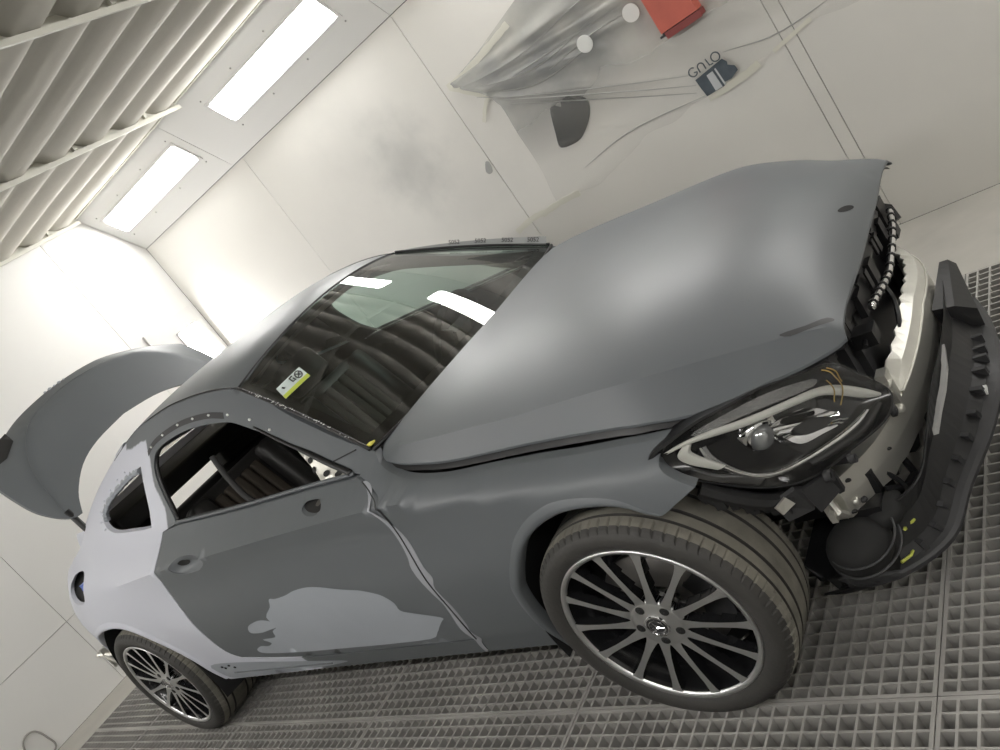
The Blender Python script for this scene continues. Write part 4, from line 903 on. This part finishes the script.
# upright end cap of the carrier on the far side
b = MB(); R_ = []
for k in range(9):
    t_ = k / 8; a_ = V((.668, .295, .465)).lerp(V((.662, .02, .462)), t_); c_ = V((.708, .290, .445)).lerp(V((.752, .07, .40)), t_)
    R_.append([a_, a_.lerp(c_, .5) + V((.004, 0, .010)), c_, c_ + V((-.004, 0, -.09)), a_ + V((.01, 0, -.09))])
b.add([p for r in R_ for p in r], [(i*5+j, i*5+(j+1) % 5, (i+1)*5+(j+1) % 5, (i+1)*5+j) for i in range(8) for j in range(5)] + [(0, 1, 2, 3, 4), (44, 43, 42, 41, 40)])
fixn(b.build('carrier_end', M['black'], carrier))
STRIP = [(.692, -.167, .448), (.694, -.235, .432), (.684, -.294, .412), (.668, -.352, .392), (.655, -.405, .372)]
# pale adhesive strip and small clip on the carrier
b = MB(); P = [V(p) for p in STRIP]; vs = []
for p in P: vs += [p + V((.008, .006, .006)), p + V((.008, -.004, -.006)), p + V((-.004, .005, .006)), p + V((-.004, -.006, -.006))]
b.add(vs, [f for i in range(4) for f in ((4*i, 4*i+4, 4*i+5, 4*i+1), (4*i+2, 4*i+3, 4*i+7, 4*i+6), (4*i, 4*i+2, 4*i+6, 4*i+4), (4*i+1, 4*i+5, 4*i+7, 4*i+3))] + [(0, 1, 3, 2), (16, 18, 19, 17)])
fixn(b.build('adhesive_strip', M['fold'], carrier))
MB().box((.732, -.245, .325), (.756, -.222, .345)).build('lip_clip', M['paper'], carrier)
# undertray
b = MB()
def tray(i, j):
    k = min(len(low) - 1, int(i * (len(low) - 1) + .5)); a = V(low[k]) + V((-.02, 0, -.004)); c = V((.28, low[k][1] * .93, .20))
    return a.lerp(c, j) + V((0, 0, .014 * math.sin(j * 14) - .02 * math.sin(PI * j)))
b.grid(tray, len(low) - 1, 10); b.grid(lambda i, j: V(tray(i, j)) + V((0, 0, -.006)), len(low) - 1, 10)
b.build('undertray', M['black'], carrier, True)
# fog lamp shell / washer bottle with lime clips
b = MB(); b.ico((.455, -.640, .270), .078, 1.0, 1.1, .80, 3); b.box((.42, -.66, .20), (.52, -.50, .29)); b.ico((.52, -.56, .30), .05, 1, 1.3, .7, 2); bottle = b.build('washer_bottle', M['black_matt'], car, True)
for rr, zz in ((.080, .30), (.084, .275)):
    MB().tube([(.470 + rr * math.cos(a) * 1.02, -.645 + rr * math.sin(a) * 1.06, zz + .02 * math.sin(a)) for a in [math.radians(d) for d in range(-150, 60, 12)]], .003, 5).build('hose_ring', M['dark_grey'], bottle)
bb = MB(); c = (.545, -.575, .245)
for d in ((.03, .0, .02), (-.01, .03, .01), (.01, -.03, .02), (0, .01, -.03), (.02, .02, .0)): bb.tube([c, (c[0] + d[0], c[1] + d[1], c[2] + d[2])], [.007, .003], 5)
bb.tube([(.53, -.655, .215), (.545, -.625, .205), (.55, -.60, .205)], .004, 5)
bb.build('wiring_clip', M['lime'], bottle)
bb = MB(); bb.box((.44, -.60, .26), (.53, -.34, .34)); bb.box((.47, -.55, .33), (.53, -.42, .40)); bb.tube([(.53, -.53, .33), (.56, -.48, .29), (.57, -.42, .28), (.55, -.40, .35)], .010, 6); bb.tube(cr([(.54, -.50, .36), (.565, -.50, .30), (.555, -.56, .25), (.50, -.62, .2)], 5), .006, 6); bb.build('horn', M['black'], car)
# wing-edge brackets hanging in front of the wheel
bb = MB()
plate([(.40, -.775, .545), (.45, -.745, .552), (.47, -.71, .52), (.455, -.725, .475), (.41, -.77, .49)], .01)
plate([(.455, -.735, .535), (.50, -.69, .53), (.505, -.675, .47), (.46, -.72, .455)], .01)
bb.tube([(.47, -.70, .55), (.50, -.66, .50), (.49, -.64, .44)], .012, 6)
fixn(bb.build('wing_bracket', M['dark_grey'], car))
bb = MB(); plate([(.41, -.79, .54), (.43, -.765, .545), (.44, -.76, .52), (.415, -.785, .515)], .008); fixn(bb.build('wing_bracket', M['alu'], car)); bb = MB(); bb.tube([(.44, -.62, .40), (.455, -.64, .375), (.46, -.62, .35)], .01, 6); bb.box((.435, -.655, .36), (.45, -.60, .385)); fixn(bb.build('wing_bracket', M['alu'], car))
# ---- engine bay front: cross member, radiator, ducts, loom
eb = MB(); eb.box((.26, -.50, .26), (.47, .50, .60)); rad = eb.build('radiator', M['trim'], car)
bb = MB(); bb.box((.47, -.44, .28), (.50, .44, .58))
for s_ in (-.44, .42): bb.box((.47, s_, .26), (.54, s_ + .03, .62))
bb.build('radiator_frame', M['black'], rad)
bb = MB(); bb.box((.50, -.30, .47), (.53, -.02, .60)); bb.build('air_duct', M['dark_grey'], rad)
bb = MB(); bb.box((.475, -.18, .60), (.51, .04, .625)); bb.box((.52, -.26, .44), (.55, -.22, .62)); bb.build('radiator_tab', M['dark_grey'], rad)
q = cr([(.50, -.52, .66), (.53, -.38, .672), (.555, -.20, .672), (.565, .0, .672), (.56, .2, .668), (.545, .38, .655), (.50, .55, .635)], 6)
MB().tube([(a - .02, b_, c_ - .01) for a, b_, c_ in q], .036, 8).build('cross_member', M['black'], car, True)
random.seed(5)
for k in range(26):
    bb = MB()
    p = q[int(k * (len(q) - 1) / 26)]; a = .010 + random.random() * .016; dx = random.random() * .05
    bb.box((p[0] - a - .01 + dx, p[1] - a, p[2] - .03 - a * 1.2), (p[0] + dx * .6, p[1] + a, p[2] + .012 * random.random()))
    bb.build('front_clip', M['black'], car)
bb = MB(); bb.tube(cr([(.50, .52, .66), (.53, .57, .68), (.54, .60, .69), (.555, .615, .675)], 3), .012, 6); bb.tube([(.52, .50, .64), (.56, .52, .60), (.57, .50, .56)], .016, 6); bb.box((.50, .42, .58), (.56, .50, .66)); bb.build('bonnet_catch', M['black'], car)
lq = cr([(.575, .46, .615), (.590, .36, .612), (.598, .26, .606), (.600, .16, .598), (.600, .06, .592), (.600, -.03, .606), (.600, -.12, .622), (.597, -.18, .628)], 6)
loom = MB().tube(lq, .010, 8).build('wiring_loom', M['chrome'], car, True)
for i in range(0, len(lq) - 1, 3):
    a, c = V(lq[i]), V(lq[i+1]); MB().tube([a, a.lerp(c, .45)], .0125, 8).build('loom_tape', M['black'], loom)
bb = MB(); bb.tube(cr([(.60, -.02, .60), (.61, -.04, .56), (.615, -.10, .53), (.61, -.16, .50), (.615, -.19, .49)], 5), .007, 6); bb.ico((.615, -.195, .487), .018); bb.build('sensor_lead', M['black'], loom)
bb = MB(); bb.box((.56, -.33, .60), (.62, -.28, .64)); bb.tube([(.60, -.36, .62), (.59, -.30, .62), (.60, -.26, .625)], .006, 6); bb.build('lamp_plug', M['black'], loom)
# ---- shell: floor, firewall, arches
b = MB()
b.box((-3.45, -.72, .20), (-.30, .72, .30)); b.box((-.62, -.70, .28), (-.50, .70, .93)); b.box((-3.3, -.68, .28), (-2.9, .68, .44)); 
b.box((-.50, -.50, .28), (.26, .50, .62))
b.build('floor_pan', M['trim'], car)
b = MB(); b.box((-.50, -.60, .60), (.40, .60, .70)); b.build('engine_cover', M['black'], car)
def liner(cx, mir):
    sg = 1 if mir else -1; b = MB(); y0, y1 = sg * .865, sg * .50; r = .385 if cx > -1 else .40
    b.lathe([(r, y0), (r + .012, y0 * .9), (r + .01, y1), (.05, y1)], 40, 'y', (cx, 0, .33), 1.15 if cx > -1 else -.35, PI + .25)
    return fixn(b.build('arch_liner', M['liner'], car, True))
for cx in (0, -2.84):
    for mir in (False, True): liner(cx, mir)
# ---- interior
def rbox(name, a, b_, r, m, par, tr=None):
    bm = bmesh.new(); bmesh.ops.create_cube(bm, size=1)
    for v in bm.verts: v.co = V(((a[0]+b_[0])/2 + v.co.x*(b_[0]-a[0]), (a[1]+b_[1])/2 + v.co.y*(b_[1]-a[1]), (a[2]+b_[2])/2 + v.co.z*(b_[2]-a[2])))
    bmesh.ops.bevel(bm, geom=bm.edges[:], offset=r, segments=3, affect='EDGES', profile=.6)
    if tr is not None: bm.transform(tr)
    me = bpy.data.meshes.new(name); bm.to_mesh(me); bm.free(); me.materials.append(m); me.polygons.foreach_set('use_smooth', [True]*len(me.polygons))
    o = bpy.data.objects.new(name, me); COL.objects.link(o); o.parent = par; return o
b = MB(); b.grid(lambda i, j: (-.60 - .42 * j, (2*i - 1) * (.66 - .02 * j), .955 - .02 * j - .06 * j ** 3 + .015 * math.sin(PI * j) + .02 * math.exp(-(((2*i - 1) + .5) / .22) ** 2) * math.sin(PI * j)), 24, 8)
b.grid(lambda i, j: (-1.02 + .06 * j, (2*i - 1) * .64, .875 - .30 * j), 20, 4)
dash = b.build('dashboard', M['seat'], car, True)
# steering wheel on the far side
swc = V((-1.12, .36, .90)); swn = V((-.85, 0, .45)).normalized(); Q = swn.to_track_quat('Z', 'Y').to_matrix().to_4x4(); Q.translation = swc
b = MB(); b.tube([Q @ V((.18 * math.cos(a), .18 * math.sin(a), 0)) for a in [2 * PI * k / 32 for k in range(33)]], .015, 8)
b.ico((0, 0, 0), .001); sw = b.build('steering_wheel', M['seat'], car, True)
b = MB(); 
for a in (0, 120, 180): a = math.radians(a + 30); b.box((0, -.02, -.012), (.17, .02, .012), Q @ Matrix.Rotation(a, 4, 'Z'))
b.box((-.06, -.05, -.03), (.06, .05, .02), Q); b.build('wheel_boss', M['seat'], sw)
M['rib'] = mat('brown_seat_cloth', (.05, .04, .03), .8)
for sg in (-1, 1):
    y = sg * .37
    s_ = rbox('front_seat', (-1.95, y - .25, .38), (-1.42, y + .25, .56), .06, M['seat'], car)
    T = Matrix.Translation((-1.93, 0, .5)) @ Matrix.Rotation(math.radians(-22), 4, 'Y')
    rbox('seat_back', (-.09, y - .25, 0), (.08, y + .25, .52), .06, M['seat'], s_, T)
    if sg > 0: rbox('head_restraint', (-.06, y - .13, .54), (.06, y + .13, .72), .05, M['seat'], s_, T)
    for k in (-1, 1): rbox('side_bolster', (-.04, y + k * .21 - .05, .05), (.14, y + k * .21 + .05, .5), .04, M['seat'], s_, T)
    for k in range(5): rbox('seat_rib', (.07, y - .14 + .057 * k, .12), (.105, y - .14 + .057 * k + .048, .46), .015, M['rib'], s_, T)
rb = rbox('rear_bench', (-2.75, -.6, .38), (-2.25, .6, .56), .07, M['seat'], car)
rbox('rear_backrest', (-2.92, -.6, .5), (-2.75, .6, .905), .06, M['seat'], rb)
rbox('parcel_shelf', (-3.20, -.60, .990), (-2.70, .60, 1.085), .02, M['seat'], car)
rbox('boot_partition', (-2.92, .10, .86), (-2.80, .62, 1.02), .03, M['seat'], car); rbox('boot_partition', (-2.92, -.64, .86), (-2.80, -.36, 1.02), .03, M['seat'], car)
MB().tube(cr([(-1.62, -.60, 1.16), (-1.60, -.62, 1.08), (-1.55, -.645, .99), (-1.50, -.655, .93), (-1.49, -.655, .86)], 4), [.012] * 17, 8).build('seat_belt', M['belt'], car, True)
# ---- wheels
def star(b, r, y):
    for k in range(3):
        a = PI / 2 + 2 * PI * k / 3; d = V((math.cos(a), 0, math.sin(a))); n_ = V((-d.z, 0, d.x))
        b.add([d * r + V((0, y, 0)), n_ * r * .13 + V((0, y, 0)), -n_ * r * .13 + V((0, y, 0)), V((0, y - .003, 0))], [(0, 1, 3), (0, 3, 2)])
wm = {}
def wheel(x, mir, wid, phase):
    key = wid
    w = bpy.data.objects.new('wheel', None)
    prof = [(.258, 0), (.2585, -.004), (.255, -.006), (.250, -.003), (.246, .004), (.240, .018), (.236, .04), (.222, .055), (.218, wid - .03), (.232, wid - .012), (.245, wid - .004), (.255, wid), (.24, wid + .002), (.21, wid - .02)]
    if key not in wm:
        d = {}
        b = MB(); b.lathe(prof, 96); d['rim'] = fixn(b.build('wheel', M['rim_black'], None, True))
        b = MB(); b.lathe([(.2592, .001), (.2600, -.003), (.2585, -.0065), (.2555, -.0075), (.2500, -.0055), (.2455, -.0030), (.2435, .002)], 96); d['lip'] = b.build('rim_flange', M['alloy'], None, True)
        # tyre: bulged wall, sliced shoulder, four grooves
        h = wid
        tp = [(.254, .004), (.262, -.005), (.275, -.012), (.290, -.015), (.303, -.013), (.313, -.006), (.3205, .003), (.3255, .011), (.3285, .020), (.3300, .032), (.3305, .0385), (.3230, .0400), (.3230, .0455), (.3312, .047), (.3318, .068), (.3320, .0755), (.3240, .077), (.3240, .085), (.3322, .0865)]
        full = tp + [(r, h - y) for r, y in tp[::-1]]
        shl = {6, 7, 8, 9}; shl |= {len(full) - 1 - k for k in shl}
        def rfn(r, k, j): return r - .0045 if (j in shl and k % 6 == 0) else r
        b = MB(); n = 432; b.lathe(full, n, rfn=rfn); p = len(full)
        b.mi = [(1 if (5 <= j <= p - 7 and full[j][0] > .3250 and full[j+1][0] > .3250) else 0) for k in range(n) for j in range(p - 1)]
        tm = fixn(b.build('tyre', M['rubber'], None, True, mats=[M['rubber'], M['tread']])); d['tyre'] = tm
        # sharp shading on the blocks
        tm.data.polygons.foreach_set('use_smooth', [not (5 <= j <= p - 7) for k in range(n) for j in range(p - 1)])
        b = MB()  # spoke along +x
        pr = [(.066, .0165, .006), (.085, .0125, .004), (.12, .0092, .002), (.17, .0080, 0), (.21, .0092, -.001), (.232, .0115, -.002), (.2475, .0155, -.003)]
        b.cur = 0
        for i in range(len(pr) - 1):
            (r0, a0, y0), (r1, a1, y1) = pr[i], pr[i+1]
            b.cur = 1; b.add([(r0, y0, -a0), (r1, y1, -a1), (r1, y1, a1), (r0, y0, a0)], [(0, 1, 2, 3)])
            b.cur = 0; f0, f1 = .03, .022
            b.add([(r0, y0 + .0005, -a0), (r1, y1 + .0005, -a1), (r1, y1 + f1, -a1 * 1.3), (r0, y0 + f0, -a0 * 1.2)], [(0, 3, 2, 1)])
            b.add([(r0, y0 + .0005, a0), (r1, y1 + .0005, a1), (r1, y1 + f1, a1 * 1.3), (r0, y0 + f0, a0 * 1.2)], [(0, 1, 2, 3)])
            b.add([(r0, y0 + f0, -a0 * 1.2), (r1, y1 + f1, -a1 * 1.3), (r1, y1 + f1, a1 * 1.3), (r0, y0 + f0, a0 * 1.2)], [(0, 3, 2, 1)])
        d['spoke'] = b.build('spoke', M['rim_black'], None, mats=[M['rim_black'], M['alloy']])
        b = MB(); b.lathe([(.033, .001), (.040, .0035), (.060, .0055), (.075, .0055), (.079, .010), (.078, .045), (.03, .05)], 70); d['hub'] = b.build('hub', M['alloy'], None, True)
        for k in range(5):
            a = 2 * PI * (k + .32) / 5; d['bolt%d' % k] = MB().lathe([(.0005, -.001), (.0105, -.001), (.0125, .001), (.013, .003)], 16, 'y', (.0565 * math.cos(a), .0035, .0565 * math.sin(a))).build('bolt_hole', M['black_matt'], None, True)
        b = MB(); b.lathe([(.0005, -.004), (.020, -.0035), (.028, -.001), (.031, .002)], 40); d['cap'] = b.build('centre_cap', M['smoke'], None, True)
        b = MB(); b.lathe([(.0345, .001), (.0335, -.0035), (.0285, -.004), (.0275, -.001)], 40); star(b, .021, -.0052); b.lathe([(.0225, -.003), (.0225, -.005), (.0205, -.005), (.0205, -.003)], 32); d['badge'] = b.build('star_badge', M['chrome'], None)
        b = MB(); b.lathe([(.06, .075), (.165, .078), (.168, .085), (.165, .10), (.06, .105)], 60); d['disc'] = b.build('brake_disc', M['disc'], None, True)
        b = MB(); b.lathe([(.19, .06), (.19, .13), (.11, .13), (.11, .06), (.19, .06)], 14, a0=-.5, a1=.6); d['cal'] = b.build('brake_caliper', M['dark_grey'], None, True)
        b = MB(); b.lathe([(.11, .11), (.215, .12), (.216, .125)], 40); d['shield'] = b.build('dust_shield', M['trim'], None, True)
        for k, o in d.items(): COL.objects.unlink(o)
        wm[key] = d
    d = wm[key]
    root = d['rim'].copy(); COL.objects.link(root); root.parent = car
    root.location = (x, .885 if mir else -.885, .332); root.rotation_euler = (0, 0, PI if mir else 0)
    for k in ('lip', 'tyre', 'hub', 'bolt0', 'bolt1', 'bolt2', 'bolt3', 'bolt4', 'cap', 'badge', 'disc', 'cal', 'shield'):
        o = d[k].copy(); COL.objects.link(o); o.parent = root
        if k[:4] in ('hub', 'bolt', 'cap', 'badg'): o.rotation_euler = (0, math.radians(-phase), 0)
    for k in range(14):
        o = d['spoke'].copy(); COL.objects.link(o); o.parent = root; o.rotation_euler = (0, -math.radians(phase + 360 / 14 * k), 0)
wheel(0, False, .222, 18.9); wheel(0, True, .222, 5)
wheel(-2.84, False, .250, 8.5); wheel(-2.84, True, .250, 15)
for o in list(bpy.data.objects):
    if o.users_collection == (): bpy.data.objects.remove(o)
# ================================================================== CAMERA, LIGHT, VIEW
cam = bpy.data.cameras.new('camera'); co = bpy.data.objects.new('camera', cam); COL.objects.link(co)
cam.sensor_width = 36; cam.sensor_fit = 'HORIZONTAL'; cam.lens = 825.916 / 1000 * 36; cam.clip_start = .05
Rr = ((.69470018, .43158625, -.5754346), (-.2966016, -.55693739, -.77578878), (-.65530081, .70961543, -.25889533))
rx, dn, fw = V(Rr[0]), V(Rr[1]), V(Rr[2])
m = Matrix(((rx.x, -dn.x, -fw.x, 1.26404971), (rx.y, -dn.y, -fw.y, -2.16927588), (rx.z, -dn.z, -fw.z, 1.57894516), (0, 0, 0, 1)))
co.matrix_world = m; S.camera = co
w = bpy.data.worlds.new('world'); S.world = w; w.use_nodes = True
w.node_tree.nodes['Background'].inputs[0].default_value = (.8, .8, .8, 1); w.node_tree.nodes['Background'].inputs[1].default_value = .05
S.view_settings.view_transform = 'Standard'; S.view_settings.look = 'None'; S.view_settings.gamma = 1; S.view_settings.use_curve_mapping = False
S.view_settings.exposure = 0.0
